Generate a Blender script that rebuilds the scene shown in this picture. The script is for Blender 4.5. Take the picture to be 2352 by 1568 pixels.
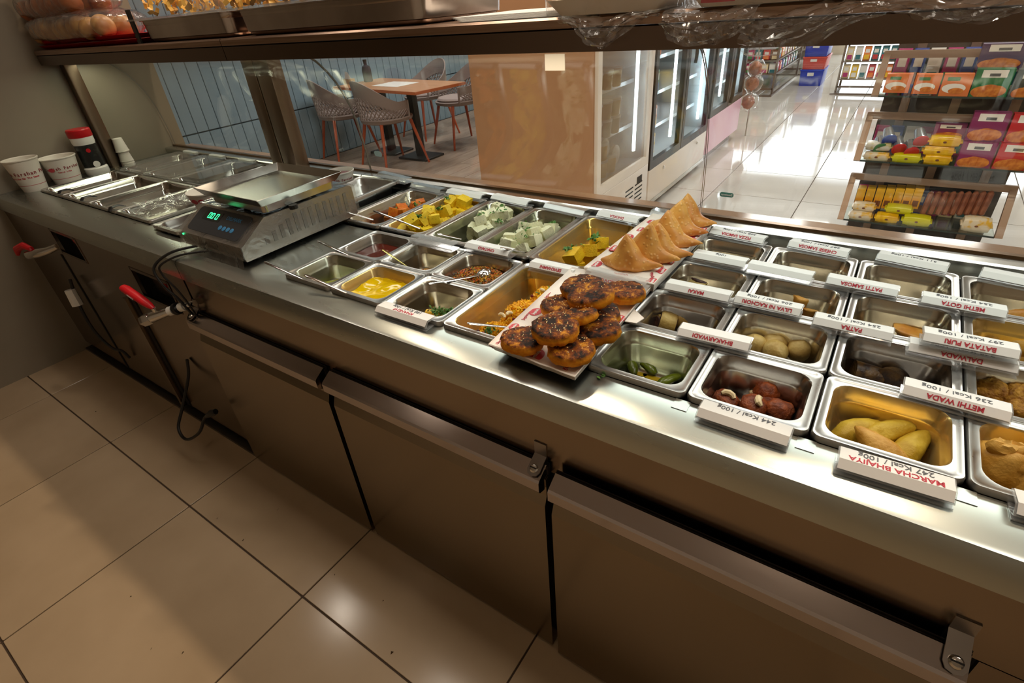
import bpy, bmesh, math, random
from mathutils import Vector, Matrix, Euler, noise
PI = math.pi
rnd = random.Random(11)
SC = bpy.context.scene
COL = SC.collection
for o in list(bpy.data.objects):
    bpy.data.objects.remove(o)

# ------------------------------------------------------------------ camera, world, lights, exposure
def make_camera():
    yaw, pitch, roll = 0.6446, -0.5799, 0.0908
    cy, sy, cp, sp = math.cos(yaw), math.sin(yaw), math.cos(pitch), math.sin(pitch)
    f = Vector((-sy*cp, cy*cp, sp)); r = Vector((cy, sy, 0.0)); d = f.cross(r)
    c, s = math.cos(roll), math.sin(roll)
    right = c*r + s*d; down = -s*r + c*d
    m = Matrix(((right.x, -down.x, -f.x, 1.1969), (right.y, -down.y, -f.y, -0.6487),
                (right.z, -down.z, -f.z, 0.5427), (0, 0, 0, 1)))
    cd = bpy.data.cameras.new('camera'); cd.sensor_width = 36.0
    cd.lens = 1201.52/2352*36.0; cd.clip_start = 0.02; cd.clip_end = 60
    co = bpy.data.objects.new('camera', cd); co.matrix_world = m
    COL.objects.link(co); SC.camera = co
make_camera()
SC.view_settings.view_transform = 'Standard'
SC.view_settings.look = 'None'
SC.view_settings.exposure = 0.0
SC.view_settings.gamma = 1.0
SC.view_settings.use_curve_mapping = False
SC.cycles.max_bounces = 10
SC.cycles.transparent_max_bounces = 24
SC.cycles.caustics_reflective = False
SC.cycles.caustics_refractive = False
SC.cycles.sample_clamp_indirect = 6.0
SC.cycles.blur_glossy = 0.5
w = bpy.data.worlds.new('daylight'); SC.world = w; w.use_nodes = True
w.node_tree.nodes['Background'].inputs[0].default_value = (0.9, 0.95, 1.0, 1)
w.node_tree.nodes['Background'].inputs[1].default_value = 5.0

def lamp(name, kind, loc, power, color, size=0.3, size_y=None, rot=(0, 0, 0), spot=None, blend=0.5, spread=None):
    l = bpy.data.lights.new(name, kind); l.energy = power; l.color = color
    if kind == 'AREA':
        l.size = size
        if size_y:
            l.shape = 'RECTANGLE'; l.size_y = size_y
        if spread: l.spread = spread
    elif kind == 'SPOT':
        l.spot_size = spot; l.spot_blend = blend; l.shadow_soft_size = size
    else:
        l.shadow_soft_size = size
    o = bpy.data.objects.new(name, l); o.location = loc; o.rotation_euler = rot
    COL.objects.link(o)
    return o
ZC = 1.90      # ceiling, counter rims are z = 0, floor is z = ZF
ZF = -0.82
# strip lights under the overhead shelf, along the counter
lamp('shelf_strip_light', 'AREA', (1.05, 0.485, 0.440), 5.6, (0.93, 1.0, 0.91), 2.5, 0.11)
lamp('shelf_strip_light', 'AREA', (-1.32, 0.485, 0.440), 2.1, (0.98, 1.0, 0.72), 1.25, 0.03)
# downlights over the counter front and, warmer, over the customers' side
lamp('counter_downlight', 'SPOT', (-1.5, 0.33, ZC-0.02), 15, (1.0, 0.88, 0.74), 0.06, spot=2.1, blend=0.7)
for x in (-0.25, 1.0, 2.1):
    lamp('counter_panel_light', 'AREA', (x, 0.33, ZC-0.02), 8.5, (1.0, 0.89, 0.76), 0.55)
for x in (-1.2, 0.1, 1.4):
    lamp('warm_downlight', 'SPOT', (x, 1.12, ZC-0.02), 50, (1.0, 0.79, 0.56), 0.05, spot=2.2, blend=0.7)
lamp('staff_fill_light', 'SPOT', (1.3, -0.75, ZC-0.02), 9, (1.0, 0.76, 0.52), 0.07, spot=2.2, blend=0.9)  # unseen fill, added to brighten the shelf front and wrapped trays
lamp('staff_fill_light', 'SPOT', (-1.1, -0.9, ZC-0.02), 5, (1.0, 0.80, 0.60), 0.10, spot=2.2, blend=0.9)  # second added fill, lifts the bun bags and the wall end
# white panels over the shop floor and the seats
for x, y, p in ((1.6, 3.2, 24), (0.6, 4.6, 22), (0.3, 5.8, 16), (1.9, 6.2, 22), (0.5, 7.6, 20), (2.2, 9.0, 18), (0.3, 10.2, 16)):
    lamp('shop_panel_light', 'AREA', (x, y, ZC-0.03), p, (1.0, 0.97, 0.92), 0.6)
for x, y, p in ((-1.9, 2.0, 13), (-2.7, 3.4, 16), (-2.9, 4.6, 19), (-2.3, 5.7, 22)):
    lamp('seating_light', 'AREA', (x, y, ZC-0.03), p, (1.0, 0.93, 0.86), 0.5)

# ------------------------------------------------------------------ colours and materials
def S(r, g, b):
    def k(u):
        u /= 255.0
        return u/12.92 if u <= 0.04045 else ((u+0.055)/1.055)**2.4
    return (k(r), k(g), k(b), 1.0)

MATS = {}
def mat(name, col, rough=0.5, metal=0.0, col2=None, scale=30.0, lo=0.4, hi=0.6, bump=0.0, bscale=None, stretch=None,
        rvar=0.0, trans=0.0, ior=1.45, emit=None, es=0.0, coat=0.0, spec=None, sss=0.0, detail=4.0, rand=False, noise='n', aniso=0.0):
    if name in MATS: return MATS[name]
    m = bpy.data.materials.new(name); m.use_nodes = True; MATS[name] = m
    nt = m.node_tree; b = nt.nodes['Principled BSDF']; L = nt.links.new
    b.inputs['Base Color'].default_value = col
    b.inputs['Roughness'].default_value = rough
    b.inputs['Metallic'].default_value = metal
    b.inputs['IOR'].default_value = ior
    b.inputs['Transmission Weight'].default_value = trans
    b.inputs['Coat Weight'].default_value = coat
    b.inputs['Coat Roughness'].default_value = 0.08
    b.inputs['Anisotropic'].default_value = aniso
    if spec is not None: b.inputs['Specular IOR Level'].default_value = spec
    if sss:
        b.inputs['Subsurface Weight'].default_value = sss
        b.inputs['Subsurface Radius'].default_value = (0.01, 0.005, 0.003)
    if emit:
        b.inputs['Emission Color'].default_value = emit; b.inputs['Emission Strength'].default_value = es
    if col2 or bump or rvar:
        tc = nt.nodes.new('ShaderNodeTexCoord'); mp = nt.nodes.new('ShaderNodeMapping')
        L(tc.outputs['Object'], mp.inputs[0])
        if stretch: mp.inputs['Scale'].default_value = stretch
        if rand:
            oi = nt.nodes.new('ShaderNodeObjectInfo'); ml = nt.nodes.new('ShaderNodeMath'); ml.operation = 'MULTIPLY'
            ml.inputs[1].default_value = 37.0; L(oi.outputs['Random'], ml.inputs[0]); L(ml.outputs[0], mp.inputs['Location'])
        def tex(sc):
            if noise == 'v':
                n = nt.nodes.new('ShaderNodeTexVoronoi'); n.inputs['Scale'].default_value = sc; L(mp.outputs[0], n.inputs['Vector']); return n.outputs['Distance']
            n = nt.nodes.new('ShaderNodeTexNoise'); n.inputs['Scale'].default_value = sc; n.inputs['Detail'].default_value = detail
            L(mp.outputs[0], n.inputs['Vector']); return n.outputs['Fac']
        t = tex(scale)
        if col2:
            r = nt.nodes.new('ShaderNodeValToRGB'); r.color_ramp.elements[0].position = lo; r.color_ramp.elements[1].position = hi
            r.color_ramp.elements[0].color = col; r.color_ramp.elements[1].color = col2
            L(t, r.inputs[0]); L(r.outputs[0], b.inputs['Base Color'])
        if rvar:
            mr = nt.nodes.new('ShaderNodeMapRange'); mr.inputs['From Min'].default_value = 0.3; mr.inputs['From Max'].default_value = 0.7
            mr.inputs['To Min'].default_value = max(0.02, rough-rvar); mr.inputs['To Max'].default_value = rough+rvar
            L(t, mr.inputs[0]); L(mr.outputs[0], b.inputs['Roughness'])
        if bump:
            bp = nt.nodes.new('ShaderNodeBump'); bp.inputs['Strength'].default_value = bump; bp.inputs['Distance'].default_value = 0.004
            L(tex(bscale) if bscale else t, bp.inputs['Height']); L(bp.outputs[0], b.inputs['Normal'])
    return m

def clear_mat(name, tint=(1, 1, 1, 1), rough=0.02, amount=1.0, wrinkle=0.0, wscale=20.0, haze=0.0, ior=1.5):
    """thin clear sheet: straight-through light plus a Fresnel mirror layer, a little haze"""
    if name in MATS: return MATS[name]
    m = bpy.data.materials.new(name); m.use_nodes = True; MATS[name] = m
    nt = m.node_tree; nt.nodes.clear(); L = nt.links.new
    out = nt.nodes.new('ShaderNodeOutputMaterial'); tr = nt.nodes.new('ShaderNodeBsdfTransparent'); gl = nt.nodes.new('ShaderNodeBsdfGlossy')
    tr.inputs[0].default_value = tint; gl.inputs['Roughness'].default_value = rough
    fr = nt.nodes.new('ShaderNodeLayerWeight'); fr.inputs['Blend'].default_value = 0.5
    pw = nt.nodes.new('ShaderNodeMath'); pw.operation = 'POWER'; pw.inputs[1].default_value = 5.0; L(fr.outputs['Facing'], pw.inputs[0])
    ml = nt.nodes.new('ShaderNodeMath'); ml.operation = 'MULTIPLY_ADD'; ml.inputs[1].default_value = 0.96*amount; ml.inputs[2].default_value = 0.04*amount; ml.use_clamp = True
    L(pw.outputs[0], ml.inputs[0])
    mx = nt.nodes.new('ShaderNodeMixShader'); L(ml.outputs[0], mx.inputs[0])
    base = tr.outputs[0]
    if haze:
        df = nt.nodes.new('ShaderNodeBsdfDiffuse'); df.inputs[0].default_value = (0.9, 0.9, 0.88, 1)
        m2 = nt.nodes.new('ShaderNodeMixShader'); m2.inputs[0].default_value = haze
        L(tr.outputs[0], m2.inputs[1]); L(df.outputs[0], m2.inputs[2]); base = m2.outputs[0]
    L(base, mx.inputs[1]); L(gl.outputs[0], mx.inputs[2]); L(mx.outputs[0], out.inputs[0])
    if wrinkle:
        tc = nt.nodes.new('ShaderNodeTexCoord'); n = nt.nodes.new('ShaderNodeTexNoise'); n.inputs['Scale'].default_value = wscale
        n.inputs['Detail'].default_value = 3; n.inputs['Distortion'].default_value = 1.5
        L(tc.outputs['Object'], n.inputs['Vector'])
        bp = nt.nodes.new('ShaderNodeBump'); bp.inputs['Strength'].default_value = wrinkle; bp.inputs['Distance'].default_value = 0.02
        L(n.outputs['Fac'], bp.inputs['Height']); L(bp.outputs[0], gl.inputs['Normal']); L(bp.outputs[0], fr.inputs['Normal'])
    return m

STEEL = mat('brushed_steel', S(196, 194, 187), 0.24, 1.0, scale=6, stretch=(1, 4, 4), rvar=0.03)
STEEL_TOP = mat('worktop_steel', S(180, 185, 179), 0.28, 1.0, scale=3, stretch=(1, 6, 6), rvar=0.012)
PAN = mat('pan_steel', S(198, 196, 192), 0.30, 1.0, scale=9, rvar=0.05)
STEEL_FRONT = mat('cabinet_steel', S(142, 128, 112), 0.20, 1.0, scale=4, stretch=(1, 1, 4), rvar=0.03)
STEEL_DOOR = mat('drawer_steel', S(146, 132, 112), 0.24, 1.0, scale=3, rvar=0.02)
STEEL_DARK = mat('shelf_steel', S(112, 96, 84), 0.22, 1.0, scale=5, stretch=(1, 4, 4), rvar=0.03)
CHROME = mat('chrome', S(210, 208, 205), 0.10, 1.0)
BLACK = mat('black_plastic', S(22, 21, 21), 0.4)
DARK = mat('dark_gap', S(18, 15, 13), 0.7)
RUBBER = mat('dark_gasket', S(34, 26, 22), 0.6, bump=0.2, scale=60)
WHITE = mat('white_plastic', S(232, 230, 224), 0.4)
PAPER = mat('white_card', S(238, 236, 232), 0.55)
RED = mat('red_plastic', S(190, 18, 28), 0.35)
REDINK = mat('red_ink', S(186, 40, 58), 0.6)
INK = mat('grey_ink', S(92, 92, 96), 0.6)
GLASS = clear_mat('guard_glass', (0.97, 0.985, 0.975, 1), 0.01, 1.1)
GLASS_EDGE = mat('glass_edge', S(112, 108, 98), 0.15, 0.0, spec=0.9)
ACRYLIC = clear_mat('clear_acrylic', (0.95, 0.95, 0.95, 1), 0.05, 1.6, haze=0.22)
FILM = clear_mat('clear_film', (0.985, 0.98, 0.97, 1), 0.10, 1.2, wrinkle=0.45, wscale=16.0, haze=0.06)
COVER = clear_mat('scale_cover', (0.95, 0.94, 0.92, 1), 0.08, 2.2, wrinkle=0.5, wscale=12.0, haze=0.06)
FRIDGE_GLASS = clear_mat('fridge_glass', (0.95, 0.97, 0.97, 1), 0.03, 0.55)

# ------------------------------------------------------------------ mesh building
class MB:
    def __init__(self):
        self.v = []; self.f = []; self.m = []
    def add(self, vs, fs, m=0, M=None):
        n = len(self.v)
        self.v += [tuple(M @ Vector(p)) for p in vs] if M is not None else [tuple(p) for p in vs]
        for q in fs:
            self.f.append(tuple(i+n for i in q)); self.m.append(m)
        return self
    def box(self, x0, y0, z0, x1, y1, z1, m=0, M=None):
        vs = [(x0, y0, z0), (x1, y0, z0), (x1, y1, z0), (x0, y1, z0), (x0, y0, z1), (x1, y0, z1), (x1, y1, z1), (x0, y1, z1)]
        return self.add(vs, [(0, 3, 2, 1), (4, 5, 6, 7), (0, 1, 5, 4), (1, 2, 6, 5), (2, 3, 7, 6), (3, 0, 4, 7)], m, M)
    def loft(self, rings, cap0=True, cap1=True, m=0, M=None, closed=True):
        n = len(rings[0]); vs = [p for r in rings for p in r]; fs = []
        for i in range(len(rings)-1):
            for j in range(n if closed else n-1):
                k = (j+1) % n
                fs.append((i*n+j, i*n+k, (i+1)*n+k, (i+1)*n+j))
        if cap0: fs.append(tuple(range(n-1, -1, -1)))
        if cap1: fs.append(tuple((len(rings)-1)*n+j for j in range(n)))
        return self.add(vs, fs, m, M)
    def lathe(self, prof, n=24, m=0, M=None, cap0=True, cap1=True):
        return self.loft([[(r*math.cos(2*PI*j/n), r*math.sin(2*PI*j/n), z) for j in range(n)] for r, z in prof], cap0, cap1, m, M)
    def cyl(self, a, b, r, n=12, m=0, r2=None):
        return self.tube([a, b], [r, r if r2 is None else r2], n, m)
    def tube(self, pts, r, n=8, m=0, flat=1.0):
        pts = [Vector(p) for p in pts]
        rr = r if isinstance(r, (list, tuple)) else [r]*len(pts)
        rings = []; up = None
        for i, p in enumerate(pts):
            t = (pts[min(i+1, len(pts)-1)]-pts[max(i-1, 0)]).normalized()
            if up is None:
                up = Vector((0, 0, 1)) if abs(t.z) < 0.9 else Vector((1, 0, 0))
            s = t.cross(up).normalized(); up = s.cross(t).normalized()
            rings.append([p+s*math.cos(2*PI*j/n)*rr[i]+up*math.sin(2*PI*j/n)*rr[i]*flat for j in range(n)])
        return self.loft(rings, True, True, m)
    def build(self, name, mats, parent=None, smooth=True, angle=0.6, loc=None, rot=None, kind=None):
        me = bpy.data.meshes.new(name)
        me.from_pydata(self.v, [], self.f)
        if not isinstance(mats, (list, tuple)): mats = [mats]
        for m in mats: me.materials.append(m)
        for p, i in zip(me.polygons, self.m): p.material_index = i
        bm = bmesh.new(); bm.from_mesh(me)
        bmesh.ops.recalc_face_normals(bm, faces=bm.faces)
        if smooth:
            for f in bm.faces: f.smooth = True
            for e in bm.edges:
                if len(e.link_faces) == 2 and e.calc_face_angle(0) > angle: e.smooth = False
        bm.to_mesh(me); bm.free()
        return put(name, me, parent, loc, rot, kind)

def put(name, me, parent=None, loc=None, rot=None, kind=None):
    o = bpy.data.objects.new(name, me); COL.objects.link(o)
    if parent: o.parent = parent
    if loc is not None: o.location = loc
    if rot is not None: o.rotation_euler = rot
    if kind: o['kind'] = kind
    return o
def tag(o, label, cat, group=None):
    o['label'] = label; o['category'] = cat
    if group: o['group'] = group
    return o
def thing(name, label, cat, loc=(0, 0, 0), rot=(0, 0, 0), group=None):
    o = bpy.data.objects.new(name, None); o.empty_display_size = 0.05; COL.objects.link(o)
    o.location = loc; o.rotation_euler = rot
    return tag(o, label, cat, group)
def copy_tree(o, parent=None, depth=0):
    c = o.copy(); COL.objects.link(c)
    if parent: c.parent = parent
    if depth < 2:
        for ch in list(o.children): copy_tree(ch, c, depth+1)
    return c
def structure(o):
    o['kind'] = 'structure'; return o

def rrect(w, d, r, z, n=6, cx=0, cy=0):
    """rounded rectangle ring, counter-clockwise"""
    pts = []
    for k, (sx, sy) in enumerate(((1, 1), (-1, 1), (-1, -1), (1, -1))):
        for i in range(n+1):
            a = (k + i/n)*PI/2
            pts.append((cx+sx*(w/2-r)+r*math.cos(a), cy+sy*(d/2-r)+r*math.sin(a), z))
    return pts
def rblock(w, d, z0, z1, r=0.01, b=0.003, n=4, cx=0, cy=0):
    return [rrect(w-2*b, d-2*b, max(r-b, 0.001), z0, n, cx, cy), rrect(w, d, r, z0+b, n, cx, cy), rrect(w, d, r, z1-b, n, cx, cy), rrect(w-2*b, d-2*b, max(r-b, 0.001), z1, n, cx, cy)]
def sphere_pts(nu, nv):
    vs = [(0, 0, -1)]; fs = []
    for i in range(1, nv):
        t = -PI/2+PI*i/nv
        for j in range(nu): vs.append((math.cos(t)*math.cos(2*PI*j/nu), math.cos(t)*math.sin(2*PI*j/nu), math.sin(t)))
    vs.append((0, 0, 1)); e = len(vs)-1
    for j in range(nu):
        k = (j+1) % nu
        fs.append((0, 1+k, 1+j)); fs.append((e, 1+(nv-2)*nu+j, 1+(nv-2)*nu+k))
        for i in range(nv-2):
            a = 1+i*nu
            fs.append((a+j, a+k, a+nu+k, a+nu+j))
    return vs, fs
def blob(sx, sy, sz, seed=0, amp=0.15, fr=1.5, nu=16, nv=10, sq=1.0, fn=None):
    """lumpy ellipsoid; sq < 1 makes it boxier"""
    vs, fs = sphere_pts(nu, nv); out = []
    off = Vector((seed*3.17, seed*1.31, seed*7.7))
    for p in vs:
        v = Vector(p)
        q = Vector([math.copysign(abs(c)**sq, c) for c in v])
        k = 1+amp*noise.noise(v*fr+off)+amp*0.5*noise.noise(v*fr*2.7+off)
        q = Vector((q.x*sx*k, q.y*sy*k, q.z*sz*k))
        if fn: q = fn(q, v)
        out.append(tuple(q))
    return out, fs
FONT_CACHE = {}
def text(body, size, M, mt, parent=None, name='lettering', ext=0.0002, align='CENTER', sx=1.0, bold=0.0):
    c = bpy.data.curves.new(name, 'FONT'); c.body = body; c.size = size; c.extrude = ext
    c.align_x = align; c.align_y = 'CENTER'; c.resolution_u = 3; c.offset = bold
    c.materials.append(mt)
    o = bpy.data.objects.new(name, c); COL.objects.link(o)
    if parent: o.parent = parent
    o.matrix_local = M @ Matrix.Diagonal((sx, 1, 1, 1))
    return o
def frame(origin, xdir, ydir):
    x = Vector(xdir).normalized(); y = Vector(ydir).normalized(); z = x.cross(y)
    return Matrix(((x.x, y.x, z.x, origin[0]), (x.y, y.y, z.y, origin[1]), (x.z, y.z, z.z, origin[2]), (0, 0, 0, 1)))
# ------------------------------------------------------------------ the room
TILE = mat('staff_tile', S(188, 164, 134), 0.17, col2=S(174, 150, 120), scale=3.0, lo=0.35, hi=0.7, rvar=0.03, rand=True)
TILE2 = mat('shop_tile', S(206, 201, 195), 0.07, col2=S(196, 190, 183), scale=3.0, lo=0.35, hi=0.7, rvar=0.03, rand=True)
GROUT = mat('grout', S(74, 58, 44), 0.8)
PLANK = mat('floor_plank', S(176, 158, 142), 0.4, col2=S(154, 136, 122), scale=5.0, stretch=(6, 1, 1), lo=0.3, hi=0.7, rand=True)
WALLM = mat('left_wall_laminate', S(142, 132, 116), 0.38, col2=S(134, 124, 108), scale=2.0, rvar=0.05)
WALLP = mat('plain_wall', S(205, 192, 172), 0.7)
BLUE = mat('blue_panel', S(142, 168, 184), 0.5, col2=S(132, 158, 174), scale=2.5, lo=0.3, hi=0.7, rand=True)
BLUE_D = mat('blue_groove', S(60, 76, 86), 0.7)
ORANGE = mat('orange_brown_paint', S(176, 134, 100), 0.5, col2=S(170, 128, 94), scale=2.0)
CEIL = mat('ceiling_paint', S(226, 222, 214), 0.8)

floor = structure(MB().box(-4.4, -2.4, ZF-0.05, 3.4, 12.2, ZF-0.004).build('floor', GROUT))
def floor_piece(name, w, d, mt):
    return MB().loft([rrect(w, d, 0.002, ZF-0.004, 1), rrect(w, d, 0.002, ZF-0.001, 1), rrect(w-0.002, d-0.002, 0.001, ZF, 1)], False, True).build(name, mt, floor)
def lay(name, w, d, mt, spots, g=0.0050):
    src = floor_piece(name, w-g, d-g, mt)
    for i, (x, y) in enumerate(spots):
        o = src if i == 0 else src.copy()
        if i: COL.objects.link(o)
        o.location = (x, y, 0)
TX0 = -1.70
lay('tile', 0.617, 0.53, TILE, [(TX0+0.617*(i+0.5)-0.617, -0.345+0.53*(j+0.5)) for i in range(8) for j in range(-4, 2)])
lay('tile', 0.617, 0.617, TILE2, [(0.77-0.617*2.5+0.617*i, 1.0+0.617*(j+0.5)) for i in range(6) for j in range(18)])
lay('plank', 0.19, 1.15, PLANK, [(-4.10+0.19*(i+0.5), 0.75+1.15*(j+0.5)+(0.45 if i % 2 else 0)) for i in range(16) for j in range(5)])

structure(MB().box(-2.06, -2.4, ZF, -2.0, 0.80, ZC).build('wall_left', WALLM))
structure(MB().box(-4.2, -2.46, ZF, 3.4, -2.4, ZC).build('wall_back', WALLP))
structure(MB().box(3.4, -2.4, ZF, 3.46, 12.2, ZC).build('wall_right', WALLP))
structure(MB().box(-4.4, -2.4, ZC, 3.4, 12.2, ZC+0.05).build('ceiling', CEIL))
structure(MB().box(-4.4, 6.6, ZF, -0.95, 6.66, ZC).build('wall_seating_end', WALLP))
structure(MB().box(-0.97, 2.95, ZF, -0.92, 6.6, ZC).build('wall_behind_fridges', WALLP))
structure(MB().box(-4.4, 0.70, ZF, -2.06, 0.76, ZC).build('wall_partition', WALLP))
far = MB()
far.box(-4.2, 12.0, ZF, 0.05, 12.06, 0.15); far.box(0.95, 12.0, ZF, 3.4, 12.06, 0.15)
far.box(-4.2, 12.0, 1.5, 3.4, 12.06, ZC)
for x in (-4.2, -2.2, 0.0, 0.95, 2.2, 3.34): far.box(x, 12.0, 0.15, x+0.06, 12.06, 1.5)
structure(far.build('wall_far', WALLP))
structure(MB().box(-4.2, 6.66, ZF, -4.14, 12.0, ZC).build('wall_shop_end', WALLP))
# blue panelled wall beside the seats, boards picked apart by grooves, a dado joint at mid height
bw = structure(MB().box(-4.4, 0.76, ZF, -4.135, 6.6, ZC).build('wall_blue', BLUE_D))
def board(z0, z1):
    h = z1-z0; m = MB()
    m.loft([[(-4.135, y, z) for y, z in ((0, z0), (0.105, z0), (0.105, z1), (0, z1))], [(-4.123, y, z) for y, z in ((0, z0), (0.105, z0), (0.105, z1), (0, z1))],
            [(-4.12, y, z) for y, z in ((0.004, z0+0.002), (0.101, z0+0.002), (0.101, z1-0.002), (0.004, z1-0.002))]], False, True)
    return m.build('panel', BLUE, bw)
b1 = board(-0.278, ZC); b2 = board(ZF, -0.290)
for i in range(52):
    for b in (b1, b2):
        o = b if i == 0 else b.copy()
        if i: COL.objects.link(o)
        o.location = (0, 0.8+0.111*i, 0)
structure(MB().loft(rblock(0.80, 0.88, ZF, ZC, 0.004, 0.001, 2, -0.54, 2.46)).build('column', ORANGE))
# ------------------------------------------------------------------ the serving counter
XL, XR_ = -1.998, 2.30
ZT = -0.011
counter = thing('serving_counter', 'long stainless steel food serving counter with sunken pans and drawer fronts', 'counter', (0, 0, 0))
top = MB()
# folded front edge, extruded along x
prof = [(0.012, ZT), (-0.066, ZT), (-0.073, ZT-0.002), (-0.077, ZT-0.008), (-0.077, -0.070), (-0.072, -0.075), (-0.066, -0.075), (-0.066, ZT-0.02), (0.012, ZT-0.02)]
top.loft([[(x, y, z) for y, z in prof] for x in (XL, -0.412)])
top.loft([[(x, y, z) for y, z in prof] for x in (-0.409, XR_)])
zb = ZT-0.03
for x0, y0, x1, y1 in ((XL, 0.012, -0.755, 0.05), (XL, 0.05, -1.835, 0.69), (-0.825, 0.05, -0.752, 0.375), (-0.825, 0.375, -0.46, 0.69), (-0.582, 0.012, -0.412, 0.375),
                       (-0.409, 0.012, -0.006, 0.335), (-0.755, 0.012, -0.582, 0.03), (-0.232, 0.335, -0.19, 0.674), (-0.46, 0.674, 0.70, 0.69), (0.700, 0.012, 0.853, 0.69), (0.853, 0.652, 1.562, 0.69), (1.562, 0.012, XR_, 0.69)):
    top.box(x0, y0, zb, x1, y1, ZT)
top.build('worktop', STEEL_TOP, counter)
# raised rear ledge and the dark rail that seats the glass
led = MB()
pr = [(0.688, -0.03), (0.688, 0.012), (0.692, 0.016), (0.732, 0.016), (0.732, -0.03)]
for a, b in ((XL, -0.464), (-0.460, XR_)): led.loft([[(x, y, z) for y, z in pr] for x in (a, b)])
led.build('rear_ledge', STEEL, counter)
BRONZE = mat('bronze_rail', S(120, 92, 62), 0.25, 0.8, col2=S(108, 82, 54), scale=6, stretch=(1, 4, 4))
MB().box(XL, 0.732, -0.03, XR_, 0.748, 0.022).build('glass_rail', BRONZE, counter)
MB().box(XL, 0.748, -0.06, XR_, 0.83, 0.006).build('customer_ledge', mat('polished_ledge', S(150, 120, 96), 0.12, 0.0, col2=S(132, 104, 84), scale=8), counter)
# body
body = MB(); body.box(XL, 0.76, ZF, XR_, 0.80, -0.06)
body.build('customer_side_panel', WHITE, counter)
for a, b, y0, y1 in ((-1.83, -0.83, 0.05, 0.69), (-0.01, 0.70, 0.01, 0.674), (0.86, 1.56, 0.012, 0.65)):
    well = MB(); well.box(a, y0, -0.20, b, y1, -0.195); well.box(a, y0, -0.2, a+0.004, y1, -0.041); well.box(b-0.004, y0, -0.2, b, y1, -0.041)
    well.box(a, y0, -0.2, b, y0+0.004, -0.041); well.box(a, y1-0.004, -0.2, b, y1, -0.041)
    well.build('pan_well', STEEL_DARK, counter)
MB().box(-0.43, -0.058, -0.80, XR_, 0.0, -0.055).build('carcass', DARK, counter)
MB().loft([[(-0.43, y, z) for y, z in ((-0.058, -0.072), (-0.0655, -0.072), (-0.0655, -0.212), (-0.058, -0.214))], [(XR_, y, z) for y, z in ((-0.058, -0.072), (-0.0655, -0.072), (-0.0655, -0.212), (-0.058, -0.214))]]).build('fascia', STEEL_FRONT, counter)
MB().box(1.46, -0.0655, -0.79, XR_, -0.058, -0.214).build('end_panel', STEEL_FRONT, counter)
# left refrigerated cabinet front with two valve hatches
lc = MB(); YF = -0.068
H = ((-1.475, -1.235, -0.180, -0.085), (-0.815, -0.560, -0.225, -0.120))
zs = [-0.775, -0.225, -0.180, -0.120, -0.085, -0.072]; xs = [XL, -1.475, -1.235, -0.815, -0.560, -0.435]
for i in range(5):
    for j in range(5):
        x0, x1, z0, z1 = xs[i], xs[i+1], zs[j], zs[j+1]
        if any(h[0]-1e-6 <= x0 and x1 <= h[1]+1e-6 and h[2]-1e-6 <= z0 and z1 <= h[3]+1e-6 for h in H): continue
        lc.box(x0, YF, z0, x1, -0.058, z1)
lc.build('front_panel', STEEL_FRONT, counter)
for h in H:
    a = MB(); a.box(h[0]-0.01, -0.020, h[2]-0.01, h[1]+0.01, -0.015, h[3]+0.01); hb = a.build('hatch_recess', mat('hatch_inside', S(92, 80, 70), 0.4, 0.3), counter)
    fr = MB()
    for x0, z0, x1, z1 in ((h[0]-0.006, h[2]-0.006, h[0]+0.004, h[3]+0.006), (h[1]-0.004, h[2]-0.006, h[1]+0.006, h[3]+0.006), (h[0], h[2]-0.006, h[1], h[2]+0.004), (h[0], h[3]-0.004, h[1], h[3]+0.006)):
        fr.box(x0, YF-0.002, z0, x1, YF, z1)
    fr.build('hatch_rim', STEEL_DARK, counter)
    k = MB(); k.cyl((h[1]-0.09, -0.05, h[3]-0.035), (h[1]-0.09, -0.02, h[3]-0.03), 0.012, 10); k.build('hatch_knob', RED, counter)
    k = MB(); k.cyl((h[1]-0.05, -0.045, h[3]-0.06), (h[1]-0.05, -0.02, h[3]-0.06), 0.02, 10); k.build('hatch_fitting', BLACK, counter)
MB().box(-0.985, -0.088, -0.775, -0.962, YF, -0.265).build('door_edge', STEEL_FRONT, counter)
MB().box(-0.962, -0.071, -0.775, -0.935, YF, -0.27).build('door_gap', DARK, counter)
MB().box(-1.52, -0.071, -0.775, -1.507, YF, -0.20).build('door_gap', DARK, counter)
sk = MB(); sk.box(XL, -0.045, ZF, 2.3, -0.02, -0.775); sk.box(XL, -0.060, -0.792, -0.43, -0.045, -0.782); sk.box(XL, -0.085, ZF, -0.43, -0.05, -0.808)
sk.build('skirting', mat('skirting_steel', S(96, 90, 82), 0.4, 0.9), counter)
# drawers
def drawer(x0, x1, out=0.0, y=0.0):
    root = MB()
    dp = [(-0.068, -0.214), (-0.084, -0.218), (-0.084, -0.262), (-0.093, -0.285), (-0.096, -0.797), (-0.068, -0.797)]
    root.loft([[(x, yy-out, z) for yy, z in dp] for x in (x0, x1)])
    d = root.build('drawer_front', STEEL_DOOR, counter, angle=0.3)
    hp = [(-0.071, -0.190), (-0.076, -0.186), (-0.103, -0.203), (-0.1065, -0.208), (-0.1065, -0.230), (-0.103, -0.236), (-0.088, -0.241), (-0.0845, -0.239), (-0.0845, -0.215), (-0.071, -0.212)]
    h = MB(); h.loft([[(x, yy-out, z) for yy, z in hp] for x in (x0+0.002, x1-0.002)])
    h.build('handle_rail', mat('handle_steel', S(190, 180, 178), 0.16, 1.0, scale=5, stretch=(1, 4, 4), rvar=0.03), d, angle=0.2)
    g = MB()
    for k in range(3): g.box(x0, -0.0745-out+0.003*k, -0.213, x1, -0.073-out+0.003*k, -0.192+0.003*k)
    g.build('gasket', RUBBER, d)
    return d
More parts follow.
